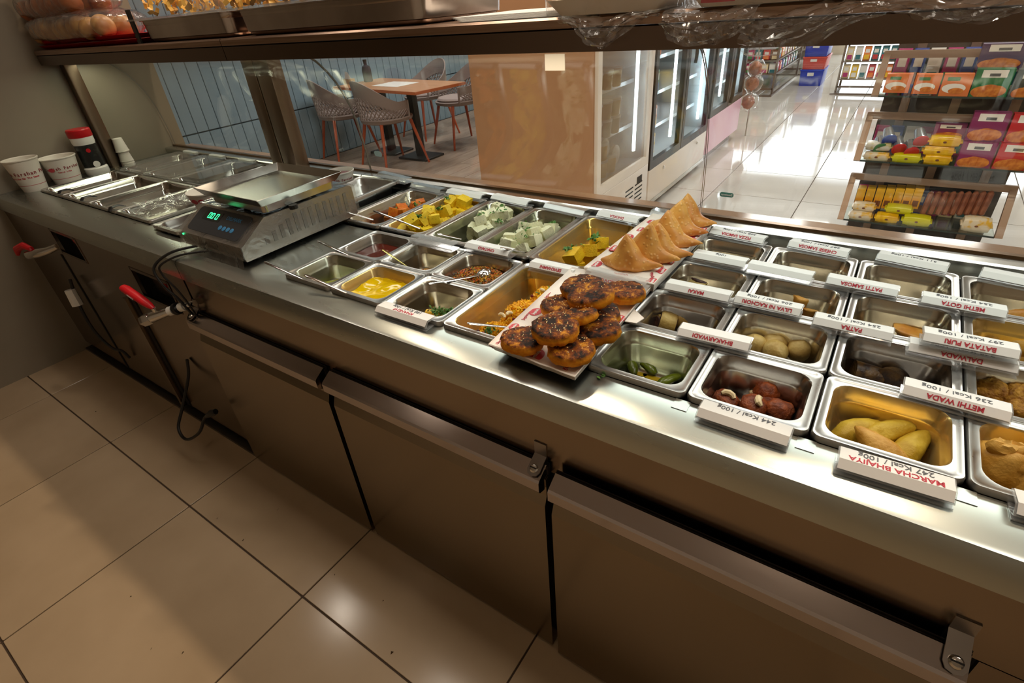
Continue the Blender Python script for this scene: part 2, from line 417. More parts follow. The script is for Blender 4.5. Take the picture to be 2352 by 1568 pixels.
def bracket(d, x, out=0.0):
    b = MB(); M = Matrix.Translation((x, -0.082-out, -0.186)) @ Euler((math.radians(30), 0, 0)).to_matrix().to_4x4()
    ring = lambda z: [(-0.013, 0.03, z), (-0.013, -0.014, z), (-0.009, -0.022, z), (0, -0.025, z), (0.009, -0.022, z), (0.013, -0.014, z), (0.013, 0.03, z)]
    b.loft([ring(0), ring(0.003)], M=M)
    b.box(x-0.013, -0.068, -0.20, x+0.013, -0.064, -0.145)
    b.build('hinge_bracket', mat('bracket_steel', S(150, 144, 140), 0.3, 1.0), d)
    s = MB(); s.lathe([(0.0085, 0.003), (0.0085, 0.0045), (0.006, 0.0075), (0.002, 0.0085)], 14, M=M @ Matrix.Translation((0, -0.010, 0)))
    s.build('bracket_screw', CHROME, d)
    q = MB(); q.box(-0.007, -0.0112, 0.0078, 0.007, -0.0088, 0.0092, M=M); q.build('screw_slot', DARK, d)
d1 = drawer(-0.445, 0.178); bracket(d1, -0.428)
d2 = drawer(0.198, 0.822); bracket(d2, 0.803)
d3 = drawer(0.842, 1.445, 0.008); bracket(d3, 1.428, 0.008)
# small tabs between the front pans
for x in (1.0288, 1.2055, 1.382):
    MB().box(x-0.012, -0.012, ZT, x+0.012, 0.012, ZT+0.0012).build('shim', STEEL_TOP, counter)

# valves and cables in front of the cabinet
v = thing('ball_valve', 'chrome drain valve with long red lever in front of the cabinet hatch', 'valve', (-0.505, -0.118, -0.185))
MB().tube([(0.095, 0.045, 0.034), (0.05, 0.02, 0.022), (0.02, 0.0, 0.012), (-0.03, -0.03, -0.004), (-0.055, -0.045, -0.014)], [0.010, 0.010, 0.012, 0.016, 0.016], 14).build('pipe', CHROME, v)
MB().tube([(-0.042, -0.038, -0.009), (-0.056, -0.046, -0.014), (-0.070, -0.055, -0.020)], [0.018, 0.020, 0.018], 6).build('end_nut', CHROME, v)
MB().tube([(0.028, 0.005, 0.014), (0.015, -0.003, 0.010)], 0.0145, 12).build('white_ring', WHITE, v)
MB().tube([(0.062, 0.026, 0.025), (0.048, 0.018, 0.021)], 0.0135, 12).build('white_ring', WHITE, v)
MB().tube([(0.042, 0.014, 0.019), (0.034, 0.009, 0.016)], 0.019, 12).build('clamp', BLACK, v)
MB().cyl((-0.022, -0.026, 0.006), (-0.020, -0.028, 0.026), 0.007, 10).build('stem', CHROME, v)
MB().tube([(-0.018, -0.028, 0.024), (-0.035, -0.030, 0.032), (-0.055, -0.031, 0.038), (-0.10, -0.033, 0.052), (-0.145, -0.036, 0.066), (-0.156, -0.037, 0.069), (-0.161, -0.037, 0.071)], [0.006, 0.011, 0.0135, 0.0145, 0.0145, 0.012, 0.004], 14, flat=0.75).build('lever', RED, v)
text('vicoo', 0.015, frame((-0.10, -0.0485, 0.052), (-0.94, -0.04, 0.29), (-0.27, 0.0, -0.96)), WHITE, v)
v2 = thing('ball_valve', 'chrome drain valve with short red handle close to the wall', 'valve', (-1.585, -0.12, -0.185))
MB().tube([(0.07, 0.055, 0.02), (0.03, 0.03, 0.005), (0, 0, 0), (-0.06, -0.02, -0.012)], [0.012, 0.015, 0.019, 0.018], 12).build('pipe', CHROME, v2)
MB().tube([(-0.02, -0.01, 0.018), (-0.06, -0.02, 0.030), (-0.11, -0.035, 0.012), (-0.13, -0.04, -0.015)], [0.010, 0.014, 0.014, 0.007], 10).build('lever', RED, v2)
def cable(name, label, pts, r=0.004, mt=None):
    P = [Vector(p) for p in pts]; out = []
    for i in range(len(P)-1):
        a, b, c, d = P[max(i-1, 0)], P[i], P[i+1], P[min(i+2, len(P)-1)]
        for k in range(6):
            t = k/6
            out.append(0.5*((2*b)+(c-a)*t+(2*a-5*b+4*c-d)*t*t+(3*b-a-3*c+d)*t**3))
    out.append(P[-1])
    return tag(MB().tube(out, r, 8).build(name, mt or BLACK), label, 'cable')
cable('power_cable', 'black cable hanging from the weighing scale down the cabinet front', [(-0.40, 0.02, 0.004), (-0.44, -0.06, 0.004), (-0.475, -0.11, -0.03), (-0.46, -0.115, -0.08), (-0.44, -0.10, -0.13), (-0.425, -0.09, -0.18), (-0.445, -0.08, -0.215)])
cable('power_cable', 'thin second black cable looping beside the scale cable', [(-0.33, 0.03, -0.004), (-0.40, -0.05, 0.000), (-0.445, -0.10, -0.02), (-0.455, -0.105, -0.05), (-0.43, -0.095, -0.10), (-0.41, -0.088, -0.16), (-0.425, -0.08, -0.215)], 0.003)
pc = cable('power_cable', 'loose black power cord with plug looping in front of the cabinet', [(-0.70, -0.075, -0.455), (-0.705, -0.095, -0.52), (-0.72, -0.15, -0.62), (-0.715, -0.20, -0.69), (-0.66, -0.21, -0.715), (-0.60, -0.18, -0.68), (-0.57, -0.15, -0.62), (-0.545, -0.14, -0.60)], 0.0055)
MB().tube([(-0.555, -0.145, -0.608), (-0.525, -0.135, -0.588), (-0.505, -0.128, -0.578)], [0.007, 0.013, 0.010], 8).build('plug', BLACK, pc)
pc = cable('power_cable', 'black cable with white connector hanging near the wall valve', [(-1.50, -0.09, -0.30), (-1.49, -0.11, -0.40), (-1.46, -0.12, -0.52), (-1.40, -0.11, -0.60), (-1.36, -0.09, -0.62), (-1.35, -0.08, -0.66)], 0.006)
MB().tube([(-1.50, -0.11, -0.34), (-1.49, -0.115, -0.41)], [0.02, 0.022], 8).build('connector', WHITE, pc)
# ------------------------------------------------------------------ pans
def at(px, py, z=0.0, axis=2):
    """the point of a level plane (or a plane across an axis) that a picture point shows"""
    m = SC.camera.matrix_world
    d = m.to_3x3() @ Vector(((px-1176)/1201.52, -(py-784)/1201.52, -1.0)); c = m.translation
    return c + d*((z-c[axis])/d[axis])

def pan_tint_mat(name, c, amount):
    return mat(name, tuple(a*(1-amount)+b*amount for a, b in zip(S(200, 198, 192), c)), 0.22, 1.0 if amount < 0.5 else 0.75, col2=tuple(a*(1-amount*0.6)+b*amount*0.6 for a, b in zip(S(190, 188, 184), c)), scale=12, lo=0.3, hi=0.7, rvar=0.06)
PAN_YEL = pan_tint_mat('pan_steel_yellow_film_reflection', S(236, 190, 24), 0.78)  # oily film plus the food's yellow reflection, both put into the tint
PAN_OLIVE = pan_tint_mat('pan_steel_oily_film', S(190, 165, 90), 0.35)
PAN_GREEN = pan_tint_mat('pan_steel_green_film', S(150, 160, 70), 0.35)
PAN_DARK = pan_tint_mat('pan_steel_dark_film', S(110, 88, 70), 0.45)
PAN_L = mat('pan_steel_smooth', S(178, 176, 170), 0.13, 1.0, scale=9, rvar=0.03)
PANS = {}
def pan(x, y, w, d, dep, label, inner=PAN, z=0.0, rot=(0, 0, 0), rim=0.0155, group='steel food pans in the counter'):
    key = (w, d, dep, inner.name)
    if key not in PANS:
        r = 0.026; m = MB(); W, D = w-0.0025, d-0.0025; iw, idp = W-2*rim, D-2*rim
        rings = [rrect(W, D, 0.012, -0.0105), rrect(W, D, 0.012, -0.003), rrect(W-0.003, D-0.003, 0.011, 0.0), rrect(W-0.010, D-0.010, 0.012, 0.0), rrect(W-0.012, D-0.012, 0.012, -0.0012),
                 rrect(iw+0.004, idp+0.004, r, -0.0012)]
        m.loft(rings, False, False, 0)
        rings = [rrect(iw+0.004, idp+0.004, r, -0.0012), rrect(iw, idp, r, -0.004), rrect(iw-0.003, idp-0.003, r, -0.020), rrect(iw-0.008, idp-0.008, r, -0.0245), rrect(iw-0.010, idp-0.010, r, -0.028),
                 rrect(iw-0.020, idp-0.020, r, -dep+0.016), rrect(iw-0.026, idp-0.026, r, -dep+0.006), rrect(iw-0.040, idp-0.040, 0.02, -dep)]
        m.loft(rings, False, True, 1)
        me = m.build('steel_pan', [PAN, inner], angle=0.9)
        PANS[key] = me.data; bpy.data.objects.remove(me)
    o = put('steel_pan', PANS[key], None, (x, y, z), rot)
    return tag(o, label, 'pan', group)
P, RR = 0.1767, 0.1597
def rx(c): return 0.8521+P*(c+0.5)
def ry(r): return 0.012+RR*(r+0.5)
def mx(c): return P*(c+0.5)
def my(r): return 0.1625*(r+0.5)
def bx(c): return -0.012+P*(c+0.5)
BY = 0.5085
# left block: bigger one-third pans in two rows
LB = (-1.831, -1.594, -1.335, -1.090, -0.827)
names = ('empty open pan in the front row beside the white tubs', 'second empty open pan from the wall in the front row', 'third empty open pan from the wall in the front row', 'front row pan half covered with crumpled clear film')
for i in range(4):
    pan((LB[i]+LB[i+1])/2, 0.211, LB[i+1]-LB[i], 0.318, 0.075, names[i], PAN_L, group='large steel pans near the wall')
names = ('lidded rear pan nearest the wall with an orange smear', 'second lidded rear pan from the wall', 'lidded rear pan with pink reflections, third from the wall', 'rear pan behind the raised tray of the scale')
for i in range(4):
    pan((LB[i]+LB[i+1])/2, 0.533, LB[i+1]-LB[i], 0.310, 0.075, names[i], PAN_L, group='large steel pans near the wall')
pan(-0.667, 0.19, 0.17, 0.325, 0.065, 'raised empty pan just left of the weighing scale', z=0.008)
pan(-0.335, 0.515, 0.215, 0.325, 0.065, 'raised empty pan behind the scale, before the orange cubes', z=0.022, rot=(0, math.radians(-2), 0.03))
# middle block
pan(mx(0), my(0), P, 0.1625, 0.075, 'pan with thin green chutney and smeared walls', PAN_GREEN)
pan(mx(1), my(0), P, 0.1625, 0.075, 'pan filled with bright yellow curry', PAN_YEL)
pan(mx(2), my(0), P, 0.1625, 0.075, 'pan with a few yellow rolls under chopped coriander', PAN_OLIVE)
pan(mx(0), my(1), P, 0.1625, 0.075, 'pan of dark red tamarind chutney', PAN_DARK)
pan(mx(1), my(1), P, 0.1625, 0.075, 'pan with a small heap of crumbly yellow mix', PAN_OLIVE)
pan(mx(2), my(1), P, 0.1625, 0.075, 'pan of brown spiced mix with a spoon lying on it', PAN_OLIVE)
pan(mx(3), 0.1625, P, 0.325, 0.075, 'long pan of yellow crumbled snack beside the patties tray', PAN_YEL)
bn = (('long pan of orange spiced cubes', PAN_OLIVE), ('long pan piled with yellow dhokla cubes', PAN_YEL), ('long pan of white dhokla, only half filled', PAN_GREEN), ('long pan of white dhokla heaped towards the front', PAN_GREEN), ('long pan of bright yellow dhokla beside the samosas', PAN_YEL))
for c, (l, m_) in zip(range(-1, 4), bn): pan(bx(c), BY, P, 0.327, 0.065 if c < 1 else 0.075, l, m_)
# right block, four rows of one-sixth pans
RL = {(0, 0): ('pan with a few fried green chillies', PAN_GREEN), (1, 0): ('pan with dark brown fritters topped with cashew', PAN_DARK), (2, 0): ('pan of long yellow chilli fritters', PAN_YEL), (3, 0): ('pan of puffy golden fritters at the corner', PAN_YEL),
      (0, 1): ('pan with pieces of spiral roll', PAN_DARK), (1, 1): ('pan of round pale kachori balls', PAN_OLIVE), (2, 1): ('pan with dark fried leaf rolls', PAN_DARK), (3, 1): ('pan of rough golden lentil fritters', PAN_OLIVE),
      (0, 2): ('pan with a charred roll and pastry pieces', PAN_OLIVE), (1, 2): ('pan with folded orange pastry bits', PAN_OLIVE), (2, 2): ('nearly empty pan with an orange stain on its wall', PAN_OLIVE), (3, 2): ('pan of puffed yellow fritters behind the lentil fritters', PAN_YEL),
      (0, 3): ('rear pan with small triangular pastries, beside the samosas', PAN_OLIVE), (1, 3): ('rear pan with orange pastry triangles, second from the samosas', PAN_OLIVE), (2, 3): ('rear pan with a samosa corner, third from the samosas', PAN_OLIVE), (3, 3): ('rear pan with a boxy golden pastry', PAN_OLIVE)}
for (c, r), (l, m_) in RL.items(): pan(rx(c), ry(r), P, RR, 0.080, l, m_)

# clear lids on the rear left pans
LID = clear_mat('lid_plastic', (0.96, 0.96, 0.95, 1), 0.05, 1.0, haze=0.08)
ll = ('clear plastic lid on the rear pan nearest the wall', 'clear plastic lid on the second rear pan', 'clear plastic lid with pink reflections on the third rear pan')
for i in range(3):
    w_ = LB[i+1]-LB[i]; m = MB()
    m.loft([rrect(w_-0.012, 0.300, 0.02, 0.002), rrect(w_-0.012, 0.300, 0.02, 0.006), rrect(w_-0.035, 0.276, 0.02, 0.008), rrect(w_-0.045, 0.266, 0.02, 0.016)], False, True)
    lid = tag(m.build('pan_lid', LID, loc=((LB[i]+LB[i+1])/2, 0.533, 0)), ll[i], 'lid', 'clear lids on the rear pans')
    MB().loft(rblock(0.12, 0.022, 0.007, 0.020, 0.006, 0.002, 3, 0, 0.145)).build('lid_grip', mat('milky_plastic', S(225, 225, 215), 0.25, trans=0.3), lid)
m = MB(); m.add(*blob(0.05, 0.035, 0.012, 3, 0.2)); tag(m.build('orange_mash', mat('orange_mash', S(200, 130, 50), 0.5), loc=(-1.62, 0.60, -0.055)), 'small orange heap under the clear lid', 'food')
# crumpled film on the fourth front pan
m = MB(); n = 16; g = []
for j in range(n+1):
    for i in range(n+1):
        x = -0.953+0.23*(i/n-0.5); y = 0.06+0.24*j/n
        g.append((x, y, 0.006+0.018*abs(noise.noise(Vector((x*14, y*14, 2.0))))+0.01*max(0, noise.noise(Vector((x*40, y*40, 5.0))))))
m.add(g, [(j*(n+1)+i, j*(n+1)+i+1, (j+1)*(n+1)+i+1, (j+1)*(n+1)+i) for j in range(n) for i in range(n)])
tag(m.build('cling_film', FILM), 'crumpled clear film stretched over the fourth front pan', 'film')
# black clips hanging on the front rim of three left pans
for i, (px, py) in enumerate(((138, 440), (190, 456), (255, 478))):
    p = at(px, py, 0.004); m = MB(); m.tube([(p.x-0.03, p.y+0.055, -0.01), (p.x-0.015, p.y+0.03, 0.004), (p.x, p.y, 0.006), (p.x+0.005, p.y-0.012, -0.004)], [0.006, 0.010, 0.010, 0.008], 8, flat=0.4)
    t_ = tag(m.build('spoon', BLACK), ('black spoon handle over the rim nearest the tubs', 'black spoon handle on the second front pan', 'black spoon handle on the third front pan')[i], 'spoon', 'black spoons in the left pans')

# ------------------------------------------------------------------ food
rnd.seed(5)
class Heap:
    def __init__(self, x0, x1, y0, y1, z):
        self.b = (x0, x1, y0, y1); self.n = 24; self.z = z; self.h = [[z]*self.n for _ in range(self.n)]
    def cell(self, x, y):
        x0, x1, y0, y1 = self.b
        return int((x-x0)/(x1-x0)*self.n), int((y-y0)/(y1-y0)*self.n)
    def top(self, x, y, r):
        x0, x1, y0, y1 = self.b; best = self.z
        for i in range(self.n):
            for j in range(self.n):
                cx = x0+(i+.5)/self.n*(x1-x0); cy = y0+(j+.5)/self.n*(y1-y0)
                if (cx-x)**2+(cy-y)**2 < r*r: best = max(best, self.h[i][j])
        return best
    def fill(self, x, y, r, z):
        x0, x1, y0, y1 = self.b
        for i in range(self.n):
            for j in range(self.n):
                cx = x0+(i+.5)/self.n*(x1-x0); cy = y0+(j+.5)/self.n*(y1-y0)
                if (cx-x)**2+(cy-y)**2 < r*r: self.h[i][j] = max(self.h[i][j], z)
    def drop(self, r, h, tries=10, region=None):
        x0, x1, y0, y1 = region or self.b; best = None
        for _ in range(tries):
            x = rnd.uniform(x0+r*0.8, x1-r*0.8); y = rnd.uniform(y0+r*0.8, y1-r*0.8); t = self.top(x, y, r*0.75)
            if best is None or t < best[2]: best = (x, y, t)
        x, y, t = best; self.fill(x, y, r*0.85, t+h*0.9)
        return x, y, t
def cube_mesh(name, s, mt, seed, h=0.8):
    m = MB(); n = 5; off = Vector((seed*5.1, seed, 0)); idx = {}; vs = []; fs = []
    def vid(p):
        k = tuple(round(c, 4) for c in p)
        if k not in idx:
            idx[k] = len(vs); v = Vector(p); q = v.copy()
            L = max(abs(v.x), abs(v.y), abs(v.z)); l = v.length
            q = v*(1-0.09*max(0, (l-L)/L))
            q *= 1+0.10*noise.noise(v*2.2+off)+0.05*noise.noise(v*6+off)
            vs.append((q.x*s/2, q.y*s/2, q.z*s/2*h))
        return idx[k]
    for ax in range(3):
        for sg in (-1, 1):
            for i in range(n):
                for j in range(n):
                    q = []
                    for a, b in ((i, j), (i+1, j), (i+1, j+1), (i, j+1)):
                        p = [0, 0, 0]; p[ax] = sg; p[(ax+1) % 3] = a/n*2-1; p[(ax+2) % 3] = b/n*2-1; q.append(vid(p))
                    fs.append(tuple(q))
    m.add(vs, fs); o = m.build(name, mt, angle=0.9); me = o.data; bpy.data.objects.remove(o); return me
def speckled(name, c1, c2, dots, rough=0.6, dsc=160, thr=0.16, bump=0.35):
    m = mat(name, c1, rough, col2=c2, scale=40, lo=0.35, hi=0.7, bump=bump, bscale=260, rand=True)
    nt = m.node_tree; b = nt.nodes['Principled BSDF']; L = nt.links.new
    src = b.inputs['Base Color'].links[0].from_socket; mp = [n for n in nt.nodes if n.type == 'MAPPING'][0]
    vo = nt.nodes.new('ShaderNodeTexVoronoi'); vo.inputs['Scale'].default_value = dsc; L(mp.outputs[0], vo.inputs['Vector'])
    lt = nt.nodes.new('ShaderNodeMath'); lt.operation = 'LESS_THAN'; lt.inputs[1].default_value = thr; L(vo.outputs['Distance'], lt.inputs[0])
    mx_ = nt.nodes.new('ShaderNodeMix'); mx_.data_type = 'RGBA'; L(lt.outputs[0], mx_.inputs[0]); L(src, mx_.inputs[6]); mx_.inputs[7].default_value = dots; L(mx_.outputs[2], b.inputs['Base Color'])
    return m
F_ORANGE = speckled('orange_spiced_crust', S(244, 144, 30), S(218, 96, 16), S(120, 40, 10), 0.55, 190, 0.14)
F_YELLOW = speckled('yellow_dhokla', S(246, 208, 36), S(228, 184, 22), S(70, 56, 16), dsc=140, thr=0.11)
F_YELLOW2 = speckled('bright_yellow_dhokla', S(248, 200, 16), S(226, 172, 8), S(80, 84, 20), thr=0.10)
F_WHITE = speckled('white_dhokla', S(236, 232, 196), S(222, 218, 176), S(60, 62, 40), dsc=150, thr=0.11)
GREEN = mat('coriander_leaf', S(58, 104, 34), 0.6, col2=S(96, 140, 56), scale=120, rand=True)
def cubes(name, label, group, mt, s, hp, n, region=None, h=0.8, tilt=0.5):
    meshes = [cube_mesh(name, s, mt, k, h) for k in range(3)]
    for i in range(n):
        x, y, t = hp.drop(s*0.52, s*h, region=region)
        k = rnd.uniform(0.85, 1.1)
        o = put(name, meshes[i % 3], None, (x, y, t+s*h*0.5), (rnd.uniform(-tilt, tilt)*(t > hp.z+0.01), rnd.uniform(-tilt, tilt)*(t > hp.z+0.01), rnd.uniform(0, PI)))
        o.scale = (k, k*rnd.uniform(0.9, 1.1), k); 
        tag(o, label+(', rear' if y > (hp.b[2]+hp.b[3])/2+0.03 else ', front' if y < (hp.b[2]+hp.b[3])/2-0.03 else ', middle')+(' of the top layer' if t > hp.z+0.02 else ' of the bottom layer'), 'food', group)
def herbs(label, spots, rad, n, zs=0.012, mt=None, size=0.006, name='coriander_garnish', hp=None):
    m = MB()
    for _ in range(n):
        c = Vector(rnd.choice(spots)); a = rnd.uniform(0, 2*PI); r = rad*abs(rnd.gauss(0, 0.55))
        c = c+Vector((r*math.cos(a), r*math.sin(a), rnd.uniform(0, zs)*(1-min(1, r/rad)*0.6)))
        if hp: c.z = max(hp.top(c.x, c.y, 0.010), hp.z+0.004)+rnd.uniform(0.000, 0.006)
        M = Matrix.Translation(c) @ Euler((rnd.uniform(-0.9, 0.9), rnd.uniform(-0.9, 0.9), rnd.uniform(0, 6))).to_matrix().to_4x4()
        s = size*rnd.uniform(0.6, 1.3)
        m.add([(-s, 0, 0), (-s*.3, -s*.5, s*.15), (s*.2, -s*.3, 0), (s, 0, -s*.1), (s*.2, s*.35, 0), (-s*.3, s*.45, s*.15)], [(0, 1, 2, 3, 4, 5)], 0, M)
    o = m.build(name, mt or GREEN, kind='stuff'); return tag(o, label, 'herbs')
def inner(xc, yc, w, d, k=0.030): return (xc-w/2+k, xc+w/2-k, yc-d/2+k, yc+d/2-k)

b = inner(bx(-1), BY, P, 0.327); hp = Heap(*b, -0.063)
cubes('spiced_cube', 'orange spiced cube in the long orange pan', 'orange cubes', F_ORANGE, 0.034, hp, 16, (b[0], b[1], BY-0.02, b[3]))
cubes('spiced_cube', 'orange spiced cube lying apart at the front of its pan', 'orange cubes at the front', F_ORANGE, 0.030, hp, 4, (b[0], b[1], b[2], BY-0.07))
herbs('green herbs on the orange cubes', [(bx(-1)+0.03, BY+0.06, 0.0), (bx(-1)-0.02, BY+0.03, -0.005)], 0.024, 60, hp=hp)
b = inner(bx(0), BY, P, 0.327); hp = Heap(*b, -0.063)
cubes('dhokla_cube', 'yellow dhokla cube with mustard seeds in the full pan', 'yellow dhokla cubes', F_YELLOW, 0.037, hp, 44)
herbs('green herbs on the yellow dhokla', [(bx(0)+0.02, BY-0.01, 0.026), (bx(0)-0.02, BY+0.08, 0.024), (bx(0)+0.01, BY-0.09, 0.024), (bx(0), BY+0.03, 0)], 0.028, 150, hp=hp)
b = inner(bx(1), BY, P, 0.327); hp = Heap(*b, -0.073)
cubes('white_dhokla_cube', 'white dhokla cube in the half filled pan', 'white dhokla cubes in the half filled pan', F_WHITE, 0.033, hp, 40, (b[0]+0.035, b[1], BY-0.06, b[3]))
cubes('white_dhokla_cube', 'fallen white dhokla cube in the half filled pan', 'fallen white dhokla cubes', F_WHITE, 0.034, hp, 2, (b[0], b[0]+0.07, b[2], b[2]+0.07))
herbs('green herbs on the half filled white dhokla', [(bx(1)+0.03, BY+0.07, -0.01), (bx(1)+0.02, BY-0.02, -0.012), (bx(1)+0.05, BY+0.02, -0.012)], 0.026, 110, hp=hp)
b = inner(bx(2), BY, P, 0.327); hp = Heap(*b, -0.073)
cubes('white_dhokla_cube', 'white dhokla cube in the pan heaped towards the front', 'white dhokla cubes heaped towards the front', F_WHITE, 0.036, hp, 44, (b[0]+0.01, b[1], b[2], BY+0.09))
herbs('green herbs on the heaped white dhokla', [(bx(2)-0.02, BY-0.01, -0.01), (bx(2)+0.04, BY+0.05, -0.005), (bx(2)+0.02, BY-0.08, -0.005)], 0.030, 170, hp=hp)
b = inner(bx(3), BY, P, 0.327); hp = Heap(*b, -0.073)
cubes('dhokla_cube', 'bright yellow dhokla cube beside the samosa tray', 'bright yellow dhokla cubes', F_YELLOW2, 0.041, hp, 11, (b[0]+0.045, b[1], b[2], BY+0.005))
herbs('green herbs on the bright yellow dhokla', [(bx(3)+0.0, BY-0.09, -0.018), (bx(3)+0.03, BY-0.02, -0.012), (bx(3)-0.01, BY-0.11, -0.03)], 0.026, 80, size=0.008, hp=hp)

def liquid(name, label, cat, xc, yc, w, d, z, mt, amp=0.004, fr=14, half=False):
    m = MB(); n = 14; hw, hd = w/2-0.0225, d/2-0.0225; vs = []; fs = []; r = 0.022
    for j in range(n+1):
        for i in range(n+1):
            u, v_ = i/n*2-1, j/n*2-1
            x, y = u*hw, v_*hd
            ex, ey = max(0, abs(x)-(hw-r)), max(0, abs(y)-(hd-r)); L = math.hypot(ex, ey)
            if L > r: x -= math.copysign(ex*(1-r/L), x); y -= math.copysign(ey*(1-r/L), y)
            zz = z+amp*noise.noise(Vector((x*fr+xc*9, y*fr, z)))+amp*0.4*noise.noise(Vector((x*fr*3, y*fr*3, 1)))
            if half: zz -= 0.012*(y/hd)+0.012*(-x/hw)
            vs.append((x, y, zz))
    for j in range(n):
        for i in range(n): fs.append((j*(n+1)+i, j*(n+1)+i+1, (j+1)*(n+1)+i+1, (j+1)*(n+1)+i))
    m.add(vs, fs); o = m.build(name, mt, loc=(xc, yc, 0)); return tag(o, label, cat)
liquid('yellow_curry', 'thick glossy yellow curry filling its pan', 'curry', mx(1), my(0), P, 0.1625, -0.026, speckled('yellow_curry', S(236, 196, 0), S(226, 184, 0), S(140, 120, 20), 0.10, 120, 0.07, 0.0), 0.008, 28)
liquid('tamarind_chutney', 'smooth dark red tamarind chutney', 'chutney', mx(0), my(1), P, 0.1625, -0.028, mat('tamarind', S(92, 34, 24), 0.08, col2=S(80, 28, 20), scale=10), 0.001)
liquid('green_chutney', 'thin grainy green chutney at the bottom of its pan', 'chutney', mx(0), my(0), P, 0.1625, -0.046, speckled('green_chutney', S(172, 178, 50), S(150, 158, 34), S(60, 80, 20), 0.25, 180, 0.2, 0.05), 0.002, half=True)
def crumbs(name, label, spot, rx_, ry_, h, n, cols, size, z):
    m = MB(); mats = cols
    base = blob(rx_, ry_, h, 2, 0.2, 1.5, 14, 8)
    m.add([(spot[0]+p[0], spot[1]+p[1], z+max(p[2], -0.002)) for p in base[0]], base[1], 0)
    for _ in range(n):
        a = rnd.uniform(0, 2*PI); r = math.sqrt(rnd.random())*1.08; px, py = r*math.cos(a)*rx_, r*math.sin(a)*ry_
        pz = z+h*math.sqrt(max(0, 1-min(1, r)**2))+rnd.uniform(-0.001, 0.003); s = size*rnd.uniform(0.5, 1.3)
        M = Matrix.Translation((spot[0]+px, spot[1]+py, pz)) @ Euler((rnd.uniform(0, 6), rnd.uniform(0, 6), rnd.uniform(0, 6))).to_matrix().to_4x4()
        m.add([(s, 0, 0), (-s*.6, s*.8, 0), (-s*.5, -s*.7, s*.2), (0, 0, s*.8), (0, s*.2, -s*.7)], [(0, 1, 3), (1, 2, 3), (2, 0, 3), (1, 0, 4), (2, 1, 4), (0, 2, 4)], rnd.randrange(len(mats)), M)
    o = m.build(name, mats, smooth=False, kind='stuff'); return tag(o, label, 'food')
BR = [mat('mix_brown', S(150, 92, 30), 0.5), mat('mix_yellow', S(196, 148, 30), 0.5), mat('mix_green', S(78, 84, 28), 0.5), mat('mix_orange', S(206, 96, 28), 0.5), mat('mix_dark', S(84, 46, 20), 0.5), mat('mix_brown_light', S(176, 116, 44), 0.5)]
crumbs('spiced_mix', 'brown and orange spiced mix with green bits', (mx(2), my(1)-0.003), 0.069, 0.061, 0.022, 2300, BR, 0.0044, -0.037)
crumbs('spiced_mix', 'small heap of crumbly yellow mix at the bottom of its pan', (mx(1)+0.024, my(1)-0.02), 0.036, 0.032, 0.026, 520, [BR[1], BR[0], BR[1], mat('mix_red', S(120, 26, 24), 0.4), BR[2]], 0.004, -0.058)
UY = [mat('crumb_yellow', S(244, 182, 10), 0.55), mat('crumb_amber', S(228, 156, 8), 0.55), mat('crumb_light', S(250, 202, 40), 0.55)]
for i, (x, y, a, bb, h) in enumerate(((mx(3)+0.022, 0.235, 0.042, 0.05, 0.062), (mx(3)+0.01, 0.150, 0.046, 0.055, 0.064), (mx(3)+0.0, 0.07, 0.05, 0.038, 0.052))):
    crumbs('yellow_crumble', ('rear heap of yellow crumbled snack with cashews', 'middle heap of yellow crumbled snack with cashews', 'front heap of yellow crumbled snack under the spoon')[i], (x, y), a, bb, h, 760, UY, 0.0058, -0.072)
herbs('green herbs over the yellow crumble', [(mx(3)+0.045, 0.20, -0.010), (mx(3)+0.0, 0.045, -0.022), (mx(3)+0.04, 0.235, -0.012)], 0.026, 110, size=0.0055)
CASHEW = mat('cashew', S(240, 218, 170), 0.45)
def cashew(loc, rot, parent=None):
    m = MB(); m.tube([(math.cos(a)*0.008, math.sin(a)*0.006, 0) for a in (0.2, 0.9, 1.6, 2.3, 3.0)], [0.0025, 0.004, 0.0042, 0.004, 0.002], 8)
    return m.build('cashew', CASHEW, parent, loc=loc, rot=rot)
for i, (px, py) in enumerate(((1151, 727), (1172, 722), (1250, 666))):
    o = cashew(at(px, py, -0.008), (0.3, 0.2, i*1.3)); tag(o, ('cashew on the yellow crumble near the spoon', 'pale cashew half lying in the yellow crumble', 'cashew at the rear of the yellow crumble')[i], 'nut', 'cashews on the crumble')
POM = mat('pomegranate_seed', S(110, 10, 20), 0.15)
m = MB()
for px, py in ((1165, 717), (1205, 712), (1222, 680), (1180, 733), (1098, 760), (1110, 765)):
    p = at(px, py, -0.010); v_, f_ = blob(0.004, 0.0035, 0.0035, px, 0.1, 1.5, 8, 6); m.add([(p.x+a, p.y+b_, p.z+c) for a, b_, c in v_], f_)
tag(m.build('pomegranate_seeds', POM, kind='stuff'), 'dark red pomegranate seeds on the yellow crumble', 'seeds')
